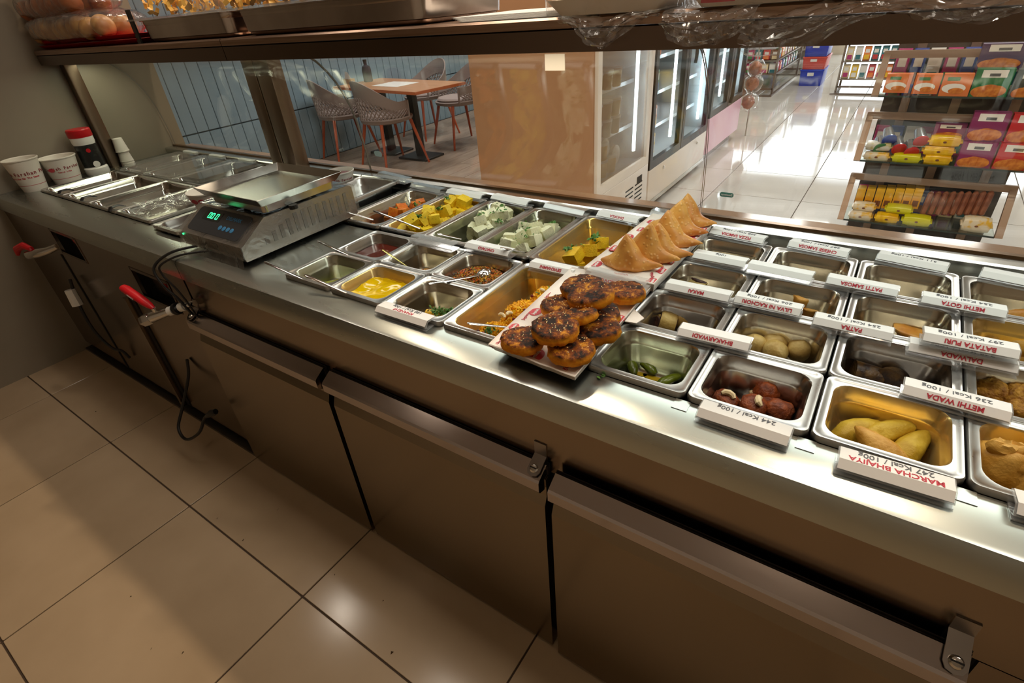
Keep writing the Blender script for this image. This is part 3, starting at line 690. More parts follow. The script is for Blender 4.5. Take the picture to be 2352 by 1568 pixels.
# khandvi rolls
KH = mat('khandvi', S(238, 190, 50), 0.45, col2=S(222, 170, 36), scale=40)
for i, (dx, dy, a) in enumerate(((0.0, 0.0, 0.3), (0.022, -0.012, 0.5), (0.04, 0.002, 0.2), (0.018, -0.034, 0.4), (0.045, -0.03, 0.6))):
    m = MB(); m.tube([(-0.018, 0, 0), (0.018, 0, 0)], 0.011, 14); m.tube([(0.018, 0, 0), (0.0185, 0, 0)], [0.007, 0.003], 10)
    o = m.build('khandvi_roll', KH, loc=(mx(2)+dx+0.004, my(0)-0.012+dy, -0.038+0.004*(i > 2)), rot=(0, 0, a)); tag(o, 'small yellow khandvi roll under herbs', 'food', 'khandvi rolls')
herbs('chopped coriander heaped over the khandvi rolls', [(mx(2)+0.04, my(0)-0.022, -0.024), (mx(2)+0.02, my(0)-0.02, -0.024), (mx(2)+0.045, my(0)-0.005, -0.026)], 0.026, 170, 0.01, size=0.005)
# ------------------------------------------------------------------ paper lined trays, samosas, patties
rnd.seed(21)
TRAYP = mat('printed_paper', S(240, 232, 222), 0.5, col2=S(232, 222, 212), scale=14)
LOGO = mat('logo_red', S(196, 62, 72), 0.5)
def paper_tray(name, label, cs, z, h, logos, seams):
    """a shallow foam tray under paper; cs = four (x, y) corners seen from above, counter-clockwise from front-left"""
    A, B, Cc, D = [Vector((x, y, 0)) for x, y in cs]; cen = (A+B+Cc+D)/4
    def ring(k, zz): return [tuple(cen+(p-cen)*k+Vector((0, 0, zz))) for p in pts]
    pts = []
    for p, q in ((A, B), (B, Cc), (Cc, D), (D, A)):
        for i in range(8):
            e = p.lerp(q, i/8); pts.append(e+Vector((0.0015*noise.noise(e*40), 0.0015*noise.noise(e*37+Vector((4, 0, 0))), 0)))
    t = thing(name, label, 'tray')
    m = MB(); m.loft([ring(0.93, z), ring(1.0, z+h), ring(0.99, z+h+0.0015), ring(0.955, z+h-0.003), ring(0.90, z+h-0.005)], True, True)
    m.build('paper', TRAYP, t, angle=0.8)
    for i, (u, v_, s, rot, txt) in enumerate(logos):
        p = A.lerp(B, u).lerp(D.lerp(Cc, u), v_)+Vector((0, 0, z+h-0.0046+(0.003 if not 0.06 < u < 0.94 or not .05 < v_ < .95 else 0)))
        m = MB(); m.loft([[(math.cos(a*PI/10)*s*1.25, math.sin(a*PI/10)*s, 0) for a in range(20)], [(math.cos(a*PI/10)*s*1.25, math.sin(a*PI/10)*s, 0.0004) for a in range(20)]])
        M = Matrix.Translation(p) @ Matrix.Rotation(rot, 4, 'Z')
        lg = m.build('logo', LOGO, t); lg.matrix_local = M
        text('Jagdish', s*0.68, Matrix.Translation((0, 0, 0.0006)), PAPER, lg, bold=0.0002)
        m = MB(); m.loft([[(math.cos(a*PI/6)*s*0.28-s*0.6, math.sin(a*PI/6)*s*0.28+s*0.95, 0.0002) for a in range(12)], [(math.cos(a*PI/6)*s*0.28-s*0.6, math.sin(a*PI/6)*s*0.28+s*0.95, 0.0006) for a in range(12)]])
        m.build('logo_dot', LOGO, lg)
    for u, v_, s, rot in seams:
        p = A.lerp(B, u).lerp(D.lerp(Cc, u), v_)+Vector((0, 0, z+h-0.0042))
        text('Jagdish', s, Matrix.Translation(p) @ Matrix.Rotation(rot, 4, 'Z'), REDINK, t)
    return t
lg = []
for i in range(7): lg.append((0.93, 0.06+0.143*i, 0.0105, PI/2, 1))
lg += [(0.07, 0.10, 0.013, PI/2, 1), (0.06, 0.34, 0.013, PI/2, 1), (0.06, 0.55, 0.012, PI/2, 1), (0.07, 0.72, 0.011, PI/2, 1), (0.10, 0.88, 0.011, PI/2, 1), (0.74, 0.30, 0.011, PI/2, 1), (0.80, 0.60, 0.010, PI/2, 1)]
sm = [(0.86, 0.12+0.143*i, 0.011, PI*0.62) for i in range(6)]+[(0.16, 0.25, 0.010, PI*0.6), (0.18, 0.5, 0.010, PI*0.6), (0.5, 0.05, 0.012, 0.1)]
paper_tray('samosa_tray', 'white printed paper tray carrying a row of samosas', [(0.701, 0.300), (0.868, 0.288), (0.878, 0.652), (0.716, 0.672)], 0.006, 0.024, lg, sm)
lg = [(0.50, 0.065, 0.0155, PI/2, 1), (0.20, 0.12, 0.0145, PI/2, 1), (0.10, 0.42, 0.012, PI/2, 1), (0.62, 0.965, 0.013, PI/2, 1), (0.95, 0.55, 0.011, PI/2, 1), (0.06, 0.22, 0.009, PI/2, 1)]
sm = [(0.05, 0.05, 0.012, PI*0.45), (0.04, 0.62, 0.010, PI*0.55), (0.05, 0.35, 0.010, PI*0.55), (0.85, 0.06, 0.014, PI*0.45), (0.9, 0.8, 0.012, PI*0.5)]
pt = paper_tray('patty_tray', 'white printed paper tray heaped with charred round patties', [(0.684, -0.041), (0.868, -0.052), (0.862, 0.315), (0.668, 0.306)], 0.003, 0.018, lg, sm)
m = MB(); m.loft([[(0.864, 0.155, 0.012), (0.884, 0.165, 0.008), (0.889, 0.19, 0.007), (0.862, 0.205, 0.012)], [(0.864, 0.155, 0.0135), (0.884, 0.165, 0.0095), (0.889, 0.19, 0.0085), (0.862, 0.205, 0.014)]])
m.build('paper_flap', TRAYP, pt)

CRUST = mat('samosa_crust', S(228, 168, 82), 0.40, col2=S(186, 104, 34), scale=14, lo=0.38, hi=0.68, bump=0.32, bscale=170, rand=True, noise='n')
nt = CRUST.node_tree
vo = nt.nodes.new('ShaderNodeTexVoronoi'); vo.inputs['Scale'].default_value = 105; vo.inputs['Randomness'].default_value = 1.0; nt.links.new([n for n in nt.nodes if n.type == 'MAPPING'][0].outputs[0], vo.inputs['Vector'])
rp = nt.nodes.new('ShaderNodeValToRGB'); rp.color_ramp.elements[0].position = 0.05; rp.color_ramp.elements[1].position = 0.36; rp.color_ramp.elements[0].color = (1, 1, 1, 1); rp.color_ramp.elements[1].color = (0, 0, 0, 1)
nt.links.new(vo.outputs['Distance'], rp.inputs[0])
mxn = nt.nodes.new('ShaderNodeMix'); mxn.data_type = 'RGBA'; bs = nt.nodes['Principled BSDF']; old = bs.inputs['Base Color'].links[0].from_socket
mm = nt.nodes.new('ShaderNodeMath'); mm.operation = 'MULTIPLY'; mm.inputs[1].default_value = 0.5; nt.links.new(rp.outputs[0], mm.inputs[0])
nt.links.new(mm.outputs[0], mxn.inputs[0]); nt.links.new(old, mxn.inputs[6]); mxn.inputs[7].default_value = S(238, 196, 128); nt.links.new(mxn.outputs[2], bs.inputs['Base Color'])
bpn = [n for n in nt.nodes if n.type == 'BUMP'][0]; nt.links.new(rp.outputs[0], bpn.inputs['Height'])
def samosa_mesh(seed):
    m = MB(); rings = []; n = 36; off = Vector((seed*4.0, 0, 0)); H = 0.074
    for k in range(18):
        t = k/17; z = H*t**1.05
        W = 0.047*(1-t)**0.74+0.0015; T = 0.036*(1-t)**0.66+0.0012; horn = 0.036*math.exp(-(t*4.2)**2)
        if t < 0.15: T *= 0.70+t/0.15*0.30; W *= 0.90+t/0.15*0.10
        ring = []
        for j in range(n):
            a = 2*PI*j/n; c = math.cos(a); s_ = math.sin(a)
            q = abs(c)
            x = W*c+math.copysign(horn*q**6, c)*(1.0 if c > 0 else 0.6)
            y = T*math.copysign(abs(s_)**0.85, s_)*(1-0.55*q**5)+0.003*noise.noise(Vector((x*50, z*50, seed)))
            zz = z+(0.012 if c > 0 else 0.006)*q**8*math.exp(-(t*4.2)**2)-0.006*q**6*t
            nse = 1+0.05*noise.noise(Vector((x*40, y*60, z*40))+off)
            ring.append((x*nse+0.010*t*t*(1 if seed % 2 else -0.6), y*nse+0.006*t, zz))
        rings.append(ring)
    m.loft(rings, True, True)
    o = m.build('samosa', CRUST, angle=1.2); me = o.data; bpy.data.objects.remove(o); return me
sms = [samosa_mesh(k) for k in range(3)]
spots = [((1441, 610), 0.12, 0.98, 'frontmost samosa on the printed tray'), ((1478, 590), -0.06, 1.10, 'second samosa from the front of the tray'), ((1512, 583), 0.05, 0.98, 'thin samosa wedged behind the second one'),
         ((1533, 556), -0.02, 1.04, 'fourth samosa, middle of the row'), ((1549, 530), -0.10, 1.08, 'fifth samosa, beside the fourth'), ((1577, 510), -0.12, 0.98, 'rearmost samosa beside the clear holder')]
for i, (q, rz, k, l) in enumerate(spots):
    p = at(q[0], q[1], 0.027); o = put('samosa', sms[i % 3], None, (p.x, p.y, 0.026), (0.06, 0.0, rz)); o.scale = (k, k, k*1.02); tag(o, l, 'samosa', 'samosas on the printed tray')

# charred patties with sesame
PAT = bpy.data.materials.new('patty_crust'); PAT.use_nodes = True
nt = PAT.node_tree; L = nt.links.new; b_ = nt.nodes['Principled BSDF']; b_.inputs['Roughness'].default_value = 0.65; b_.inputs['Specular IOR Level'].default_value = 0.2
tc = nt.nodes.new('ShaderNodeTexCoord'); oi = nt.nodes.new('ShaderNodeObjectInfo'); vm = nt.nodes.new('ShaderNodeVectorMath'); vm.operation = 'ADD'
ms = nt.nodes.new('ShaderNodeMath'); ms.operation = 'MULTIPLY'; ms.inputs[1].default_value = 23.0; L(oi.outputs['Random'], ms.inputs[0]); L(tc.outputs['Object'], vm.inputs[0]); L(ms.outputs[0], vm.inputs[1])
n1 = nt.nodes.new('ShaderNodeTexNoise'); n1.inputs['Scale'].default_value = 46; n1.inputs['Detail'].default_value = 9; n1.inputs['Distortion'].default_value = 0.15; n1.inputs['Roughness'].default_value = 0.72; L(vm.outputs[0], n1.inputs['Vector'])
n2 = nt.nodes.new('ShaderNodeTexNoise'); n2.inputs['Scale'].default_value = 90; n2.inputs['Detail'].default_value = 4; L(vm.outputs[0], n2.inputs['Vector'])
sep = nt.nodes.new('ShaderNodeSeparateXYZ'); L(tc.outputs['Object'], sep.inputs[0])
hi = nt.nodes.new('ShaderNodeMapRange'); hi.inputs['From Min'].default_value = 0.002; hi.inputs['From Max'].default_value = 0.009; L(sep.outputs['Z'], hi.inputs[0])   # fried face only
c1 = nt.nodes.new('ShaderNodeValToRGB'); c1.color_ramp.elements[0].position = 0.35; c1.color_ramp.elements[1].position = 0.7; c1.color_ramp.elements[0].color = S(236, 160, 36); c1.color_ramp.elements[1].color = S(212, 120, 22); L(n2.outputs['Fac'], c1.inputs[0])
c2 = nt.nodes.new('ShaderNodeValToRGB'); e = c2.color_ramp.elements; e[0].position = 0.36; e[0].color = S(214, 146, 40); e[1].position = 0.57; e[1].color = S(34, 20, 11)
e2 = c2.color_ramp.elements.new(0.46); e2.color = S(124, 62, 16); L(n1.outputs['Fac'], c2.inputs[0])
mx2 = nt.nodes.new('ShaderNodeMix'); mx2.data_type = 'RGBA'; L(hi.outputs[0], mx2.inputs[0]); L(c1.outputs[0], mx2.inputs[6]); L(c2.outputs[0], mx2.inputs[7]); L(mx2.outputs[2], b_.inputs['Base Color'])
bp = nt.nodes.new('ShaderNodeBump'); bp.inputs['Strength'].default_value = 0.7; bp.inputs['Distance'].default_value = 0.003; L(n2.outputs['Fac'], bp.inputs['Height']); L(bp.outputs[0], b_.inputs['Normal'])
SES = mat('sesame', S(236, 204, 140), 0.5)
def patty_mesh(seed, r=0.041, h=0.022):
    m = MB(); n = 36; off = Vector((seed*6.1, 2, 0)); rings = []
    for rr, z in ((0.55, -h/2), (0.86, -h*.46), (0.98, -h*.25), (1.0, 0.05*h), (0.985, h*.28), (0.93, h*.43), (0.80, h*.49), (0.5, h*.50), (0.25, h*.5), (0.06, h*.5)):
        ring = []
        for j in range(n):
            a = 2*PI*j/n; k = 1+0.09*noise.noise(Vector((math.cos(a)*1.3, math.sin(a)*1.3, seed))) + 0.10*noise.noise(Vector((math.cos(a)*5, math.sin(a)*5, z*120))+off)
            x, y = rr*r*k*math.cos(a), rr*r*k*math.sin(a)*0.95
            ring.append((x, y, z+0.0034*noise.noise(Vector((x*90, y*90, seed)))))
        rings.append(ring)
    m.loft(rings); o = m.build('patty', PAT, angle=1.2); me = o.data; bpy.data.objects.remove(o); return me
def seeds_mesh(seed, r, n):
    rg = random.Random(seed); m = MB(); v0, f0 = sphere_pts(6, 4)
    for _ in range(n):
        q = r*0.8*math.sqrt(rg.random()); a = rg.uniform(0, 6.28); M = Matrix.Translation((q*math.cos(a), q*math.sin(a), 0.0155)) @ Matrix.Rotation(rg.uniform(0, 6), 4, 'Z') @ Matrix.Diagonal((0.0015, 0.0009, 0.0005, 1))
        m.add(v0, f0, 0, M)
    o = m.build('sesame_seeds', SES); me = o.data; bpy.data.objects.remove(o); return me
pms = [patty_mesh(k) for k in range(4)]; sds = [seeds_mesh(k, 0.040, c) for k, c in enumerate((22, 44, 12, 30))]
pl = [((1290, 706), 0.036, (0, 0, 0.3), 1.0, 1, 'patty lying under the largest one on the paper side'), ((1436, 672), 0.036, (0.02, 0.05, 1.0), 1.0, 2, 'rearmost patty beside the clear name holder'),
      ((1376, 722), 0.036, (0.04, 0, 2.0), 1.02, 0, 'patty at the tray edge below the largest one'), ((1200, 782), 0.036, (0, 0.04, 0.6), 0.97, 3, 'front patty nearest the tray corner, thick with sesame'), ((1312, 803), 0.036, (0.04, 0, 1.6), 1.02, 0, 'front patty beside the printed logo'),
      ((1372, 758), 0.036, (-0.06, 0.06, 2.7), 1.05, 2, 'patty at the edge above the front logo'), ((1292, 742), 0.036, (0, 0, 4.0), 0.95, 2, 'patty half hidden below the black ringed one'),
      ((1338, 662), 0.058, (-0.05, 0.10, 3.0), 1.08, 3, 'rear patty propped behind the largest one'), ((1356, 680), 0.068, (0.16, 0.02, 5.0), 1.10, 2, 'largest patty on top of the heap'), ((1276, 756), 0.064, (0.10, 0.0, 0.0), 1.03, 1, 'black ringed patty on top, strewn with sesame'), ((1330, 726), 0.062, (-0.12, 0.28, 2.2), 0.86, 0, 'broken patty with torn yellow edge on top')]
for i, (q, z, rot, k, sd, l) in enumerate(pl):
    p = at(q[0], q[1], z); t = put('patty', pms[i % 4], None, p, rot); t.scale = (k, k, k); tag(t, l, 'patty', 'charred patties on the printed tray')
    s_ = put('sesame_seeds', sds[sd], t, kind='stuff')

# ------------------------------------------------------------------ food in the right pans
def piece(name, label, me_or_mb, mt, px, py, z, rot=(0, 0, 0), scale=1.0, group=None, dz=0.0, cat='food'):
    z += 0.0185; p = at(px, py, z)
    o = me_or_mb.build(name, mt, angle=1.0) if isinstance(me_or_mb, MB) else put(name, me_or_mb)
    o.location = (p.x, p.y, z+dz); o.rotation_euler = rot; o.scale = (scale,)*3
    return tag(o, label, cat, group)
def bl(*a, **k):
    m = MB(); m.add(*blob(*a, **k)); return m
KACH = mat('kachori_crust', S(206, 176, 106), 0.5, col2=S(186, 152, 80), scale=40, bump=0.3, bscale=120, rand=True)
for i, (px, py, l) in enumerate(((1733, 792, 'pale kachori ball half behind the white holder'), (1778, 790, 'rear middle pale kachori ball'), (1780, 808, 'front pale kachori ball with a red streak'), (1835, 803, 'pale kachori ball sitting apart'))):
    piece('kachori', l, bl(0.0235, 0.0235, 0.0225, i, 0.10, 1.6, 20, 14), KACH, px, py, -0.072, (0, 0, i), 1.0, 'pale kachori balls')
DK = mat('dark_fritter', S(158, 78, 32), 0.45, col2=S(112, 50, 20), scale=70, bump=0.6, bscale=220, rand=True)
for i, (px, py, z, l) in enumerate(((1665, 922, -0.078, 'dark brown fritter against the front wall of the pan'), (1731, 934, -0.074, 'dark brown fritter with a big cashew'), (1760, 900, -0.070, 'rear dark brown fritter'), (1789, 943, -0.074, 'tall dark brown fritter at the pan corner'), (1757, 922, -0.082, 'dark brown fritter under the others'))):
    o = piece('cashew_fritter', l, bl(0.0225, 0.021, 0.0185, i+9, 0.16, 1.8, 18, 12, 0.85), DK, px, py, z, (0.2*i, 0.1, i), 1.0, 'dark cashew fritters')
    if i in (0, 1, 4): c_ = cashew((0.002, -0.007, 0.0175), (0.4, 0.1, 0.8*i), o); c_.scale = (1.35,)*3
CH = mat('chilli_batter', S(222, 188, 62), 0.5, col2=S(198, 160, 40), scale=34, bump=0.4, bscale=140, rand=True)
CH2 = mat('golden_batter', S(226, 176, 84), 0.5, col2=S(206, 150, 56), scale=34, bump=0.4, bscale=140, rand=True)
def bhaji(seed, L_=0.041, r=0.0185):
    return bl(r, L_, r*0.95, seed, 0.13, 1.5, 20, 14, 1.0, lambda q, v: Vector((q.x*(1-0.25*v.y)+0.006*v.y*v.y, q.y, q.z*(1-0.2*v.y))))
for i, (px, py, z, rz, mt, l) in enumerate(((1960, 990, -0.070, -0.75, CH, 'yellow chilli fritter with green showing through'), (2035, 992, -0.066, -0.85, CH, 'middle yellow chilli fritter, tip raised'), (2090, 1025, -0.068, -0.35, CH, 'yellow chilli fritter by the side wall'), (2020, 1030, -0.056, 1.15, CH2, 'golden chilli fritter lying across the front'))):
    piece('chilli_fritter', l, bhaji(i+3), mt, px, py, z, (0.25, 0.05, rz), 1.0, 'long yellow chilli fritters')
GC = mat('fried_chilli', S(110, 128, 26), 0.25, col2=S(80, 96, 16), scale=40, rand=True)
for i, (px, py, rz, cv, l) in enumerate(((1436, 833, 0.5, 0.6, 'curled fried green chilli by the yellow stain'), (1450, 838, 1.4, 0.3, 'short fried green chilli beside the curled one'), (1462, 826, -0.9, 0.2, 'slim fried green chilli leaning back'), (1484, 842, 1.9, 0.7, 'bent fried green chilli in the middle of its pan'), (1538, 874, 0.2, 0.2, 'fried green chilli strip at the front wall'))):
    m = MB(); m.tube([(0.026*math.sin(cv*(t-0.5)*2.5)/max(cv, .2)*0.6+0.0, 0.020*(t-0.5)*2*math.cos(cv*(t-.5)), 0.004*math.sin(t*3)) for t in [k/7 for k in range(8)]], [0.004, 0.009, 0.0105, 0.010, 0.0095, 0.009, 0.007, 0.003], 10, flat=0.75)
    piece('green_chilli', l, m, GC, px, py, -0.090, (0.1, 0, rz), 1.0, 'fried green chillies')
ROLL = mat('roll_crust', S(206, 176, 104), 0.5, col2=S(184, 150, 76), scale=40, bump=0.3, bscale=140, rand=True); FILL = mat('roll_filling', S(84, 40, 18), 0.55, col2=S(54, 24, 12), scale=90, bump=0.6, bscale=200)
def spiral_roll(name, label, px, py, z, rot, k=0.98, grp='spiral rolls'):
    m = MB(); m.loft([[(x, r*math.cos(2*PI*j/18)*1.15, r*math.sin(2*PI*j/18)) for j in range(18)] for x, r in ((-0.017, 0.020), (-0.012, 0.0225), (0.012, 0.0225), (0.017, 0.020))])
    o = piece(name, label, m, ROLL, px, py, z, rot, k, grp)
    for s in (-1, 1):
        f = MB(); f.loft([[(s*(0.0165+0.0022*q), r*math.cos(2*PI*j/14)*1.12, r*math.sin(2*PI*j/14)) for j in range(14)] for q, r in ((0, 0.018), (1, 0.0165), (1.2, 0.004))]); f.build('spiral_filling', FILL, o)
    return o
spiral_roll('spiral_roll', 'spiral roll standing on edge against the pan wall', 1573, 733, -0.076, (0, 0, 0.35))
spiral_roll('spiral_roll', 'spiral roll lying beside the standing one', 1533, 742, -0.078, (0.4, 0.2, 0.25))
spiral_roll('spiral_roll', 'third spiral roll half hidden by the holder', 1516, 745, -0.086, (0.2, 0.5, 0.9))
m = MB(); m.loft([[(x, 0.020*math.cos(2*PI*j/16), 0.017*math.sin(2*PI*j/16)) for j in range(16)] for x in (-0.036, -0.03, 0.03, 0.036)])
o = piece('spiral_roll', 'long roll with a charred dark top', m, ROLL, 1592, 648, -0.066, (0, 0.15, -0.35), 1.0, 'spiral rolls'); f = MB(); f.add(*blob(0.037, 0.016, 0.006, 4, 0.2)); f.build('charred_top', FILL, o).location = (0, 0.003, 0.015)
PAS = mat('pastry', S(226, 164, 76), 0.4, col2=S(206, 132, 44), scale=30, bump=0.3, bscale=120, rand=True)
def wedge(w, d, h, seed):
    m = MB(); rings = []
    for k in range(7):
        t = k/6; s = 1-t**1.3*0.93
        rings.append([(w*s*c*(1+0.08*noise.noise(Vector((c*2, sn*2, seed)))), d*(1-0.8*t)*sn, h*t) for c, sn in [(math.cos(2*PI*j/14), math.copysign(abs(math.sin(2*PI*j/14))**1.3, math.sin(2*PI*j/14))) for j in range(14)]])
    m.loft(rings); return m
def fold(w, d, h, seed):
    return bl(w, d, h, seed, 0.2, 2.0, 16, 10, 0.55, lambda q, v: Vector((q.x, q.y+0.4*q.x*v.x, q.z+0.4*h*v.x*v.x)))
pcs = (('small_pastry', 'small triangular pastry tip at the rear pan wall', wedge(0.024, 0.018, 0.040, 1), PAS, 1614, 577, -0.092, 0.3), ('small_pastry', 'second pastry tip, beside the white card', wedge(0.024, 0.018, 0.032, 2), PAS, 1640, 586, -0.092, 0.9),
       ('small_pastry', 'folded pastry beside the charred roll', fold(0.026, 0.018, 0.014, 3), PAS, 1680, 664, -0.072, 0.2), ('small_pastry', 'pastry tip peeping over the MAKAI card', wedge(0.018, 0.012, 0.03, 4), PAS, 1655, 660, -0.078, 0.1),
       ('pastry_triangle', 'orange pastry triangle lying flat under a card', fold(0.032, 0.012, 0.010, 5), PAS, 1835, 616, -0.080, -0.3), ('pastry_triangle', 'orange pastry triangle standing upright', wedge(0.020, 0.012, 0.045, 6), PAS, 1868, 640, -0.095, 0.5),
       ('pastry_bit', 'orange folded pastry bit on top', fold(0.018, 0.015, 0.018, 7), PAS, 1840, 695, -0.062, 0.6), ('pastry_bit', 'flat pastry bit below the folded one', fold(0.034, 0.018, 0.012, 8), PAS, 1835, 704, -0.078, -0.2), ('pastry_bit', 'pale pastry bit at the pan front', fold(0.022, 0.014, 0.010, 9), PAS, 1862, 715, -0.076, 0.3),
       ('samosa_corner', 'samosa corner beside the METHI GOTA card', wedge(0.030, 0.02, 0.030, 10), PAS, 2142, 678, -0.092, 0.4), ('flat_pastry', 'flat golden pastry edge under the card of the stained pan', fold(0.05, 0.02, 0.010, 11), PAS, 2115, 775, -0.070, -0.2),
       ('boxy_pastry', 'boxy golden pastry with crimped sides', bl(0.034, 0.024, 0.022, 12, 0.08, 2, 18, 12, 0.45), PAS, 2266, 690, -0.072, 0.1), ('small_pastry', 'golden pastry beside the boxy one at the frame edge', bl(0.03, 0.02, 0.016, 13, 0.15), PAS, 2345, 722, -0.076, 0.1),
       ('puffed_fritter', 'puffed yellow fritter behind the BATATA card', bl(0.032, 0.022, 0.026, 14, 0.22, 2.2), CH2, 2262, 780, -0.068, -0.3), ('puffed_fritter', 'puffed yellow fritter at the frame edge', bl(0.03, 0.026, 0.026, 15, 0.22, 2.2), CH2, 2345, 795, -0.066, 0.3), ('puffed_fritter', 'yellow fritter below the puffed ones', bl(0.04, 0.026, 0.016, 16, 0.2, 2.2), CH2, 2310, 812, -0.08, 0.3))
for n_, l, mb, mt, px, py, z, rz in pcs: piece(n_, l, mb, mt, px, py, z, (0, 0, rz), 1.0)
LEN = mat('lentil_fritter', S(198, 144, 40), 0.6, col2=S(150, 96, 22), scale=110, lo=0.35, hi=0.65, bump=0.9, bscale=180, rand=True)
for i, (px, py, z, l) in enumerate(((2275, 905, -0.062, 'rough lentil fritter at the pan wall'), (2340, 915, -0.060, 'yellow green lentil fritter at the frame edge'), (2330, 940, -0.070, 'front lentil fritter beside the white card'), (2285, 925, -0.078, 'lower lentil fritter under the others'))):
    piece('lentil_fritter', l, bl(0.031, 0.026, 0.022, i+30, 0.22, 2.6, 22, 14), LEN, px, py, z, (0.2, 0.1, i), 1.0, 'lentil fritters')
LEAF = mat('fried_leaf', S(104, 76, 34), 0.4, col2=S(44, 26, 16), scale=60, bump=0.6, bscale=90, rand=True)
def leaf_roll(seed):
    m = MB()
    for r in (0.022, 0.016, 0.010, 0.005): m.loft([[(x, r*math.cos(2*PI*j/20)*(1+.1*noise.noise(Vector((j*.5, x*50, seed)))), r*0.85*math.sin(2*PI*j/20)) for j in range(20)] for x in (-0.022+r*.1, 0.022+r*.15)])
    return m
for i, (px, py, z, rot, l) in enumerate(((1985, 860, -0.078, (0.3, 0.2, 0.2), 'glossy dark leaf roll on its side'), (2050, 868, -0.076, (0.2, 0.3, 1.2), 'leaf roll turned to show its layers'), (2090, 868, -0.086, (0, 0.1, 0.4), 'dark leaf roll half hidden by the card'))):
    piece('leaf_roll', l, leaf_roll(i), LEAF, px, py, z, rot, 1.0, 'dark fried leaf rolls')
for i, (px, py, z, s, l) in enumerate(((2300, 1075, -0.050, 1.0, 'puffy golden fritter with a ruffled top'), (2348, 1110, -0.06, 0.9, 'second puffy fritter at the frame edge'))):
    o = piece('puffy_fritter', l, bl(0.042, 0.034, 0.040, i+50, 0.16, 1.4, 24, 16), CH2, px, py, z, (0.2, 0.1, 0.4*i), s, 'puffy golden fritters')
    m = MB()
    for k in range(3): v_, f_ = blob(0.016, 0.012, 0.014, k+60, 0.3, 2.2, 12, 8); m.add([(x-0.016+0.018*k, y+0.006*(k % 2), z_+0.034) for x, y, z_ in v_], f_)
    m.build('ruffle', CH2, o)
# herb crumbs dropped on the worktop
p = at(1388, 862, ZT)
herbs('single coriander leaf dropped on the worktop', [(p.x, p.y, ZT+0.002)], 0.008, 8, 0.002, size=0.006)
# smears of green and yellow in the chilli pan
SM = mat('turmeric_smear', S(176, 150, 30), 0.3)
m = MB()
for i, (px, py, z, s) in enumerate(((1470, 858, -0.0792, 0.014), (1500, 866, -0.0792, 0.02), (1530, 878, -0.0792, 0.012), (1440, 862, -0.0792, 0.016))):
    p = at(px, py, z); m.loft([[(p.x+s*(1+.5*noise.noise(Vector((j, i, 0))))*math.cos(j*PI/8), p.y+s*.5*(1+.5*noise.noise(Vector((j, i, 4))))*math.sin(j*PI/8), z+h_) for j in range(16)] for h_ in (0, 0.0006)])
tag(m.build('yellow_smear', SM, kind='stuff'), 'yellow oily smears on the bottom of the chilli pan', 'smear')
# ------------------------------------------------------------------ name holders
def holder(pl, pr, z0, lines, label, clear=False, tall=0.018, rz=None, flat=False):
    """wedge of clear acrylic with a white card; cards are read from the customers' side"""
    a = at(pl[0], pl[1], z0+tall*0.8); b = at(pr[0], pr[1], z0+tall*0.8)
    c = (a+b)/2; w_ = (b-a).length; ang = math.atan2(b.y-a.y, b.x-a.x)
    ang = max(-0.16, min(0.16, ang)) if rz is None else rz
    t = thing('name_holder', label, 'name card', (c.x, c.y, z0), (0, 0, ang), 'name holders along the pans')
    h = w_/2; zr, yn, zn, yf_, zf_ = tall, -0.010, tall*0.50, 0.026, tall*0.90     # ridge, near edge, far edge
    m = MB(); q = [(yn-0.002, 0.0), (yn-0.002, 0.002), (yn+0.010, 0.002), (yn-0.001, zn-0.002), (0.0, zr), (yf_, zf_), (yf_, zf_-0.0015), (0.0, zr-0.002), (yn+0.002, zn-0.002), (yn+0.012, 0.002), (yf_, 0.002), (yf_, 0.0)]
    m.loft([[(x, y, z) for y, z in q] for x in (-h, h)]); m.build('acrylic', ACRYLIC, t, angle=0.2)
    if clear:
        return t
    e = 0.0008
    m = MB(); q = [(yn, zn+e), (0.0, zr+e), (yf_-0.001, zf_+e), (yf_-0.001, zf_+1.8*e), (0.0, zr+1.9*e), (yn-0.0005, zn+1.8*e)]
    m.loft([[(x, y, z) for y, z in q] for x in (-h+0.002, h-0.002)]); m.build('card', PAPER, t, angle=0.2)
    v1 = Vector((0, -yf_, zr-zf_)).normalized(); v2 = Vector((0, yn, zn-zr)).normalized()
    if lines[1]:
        text(lines[1], 0.0130, frame(Vector((0, yf_*(0.72 if flat else 0.5), zr*(0.28 if flat else 0.5)+zf_*(0.72 if flat else 0.5)+2.2*e)), (-1, 0, 0), v1), INK, t, 'calorie_lettering', bold=0.0001)
    if lines[0] and flat:
        text(lines[0], 0.0125, frame(Vector((0, yf_*0.24, zr*0.76+zf_*0.24+2.2*e)), (-1, 0, 0), v1), REDINK, t, 'name_lettering', bold=0.00025)
    elif lines[0]:
        text(lines[0], 0.0105, frame(Vector((0, yn*0.5-0.0008, (zr+zn)/2+2.2*e)), (-1, 0, 0), v2), REDINK, t, 'name_lettering', bold=0.00025)
    return t
ZW = ZT+0.0005; ZR = 0.0008
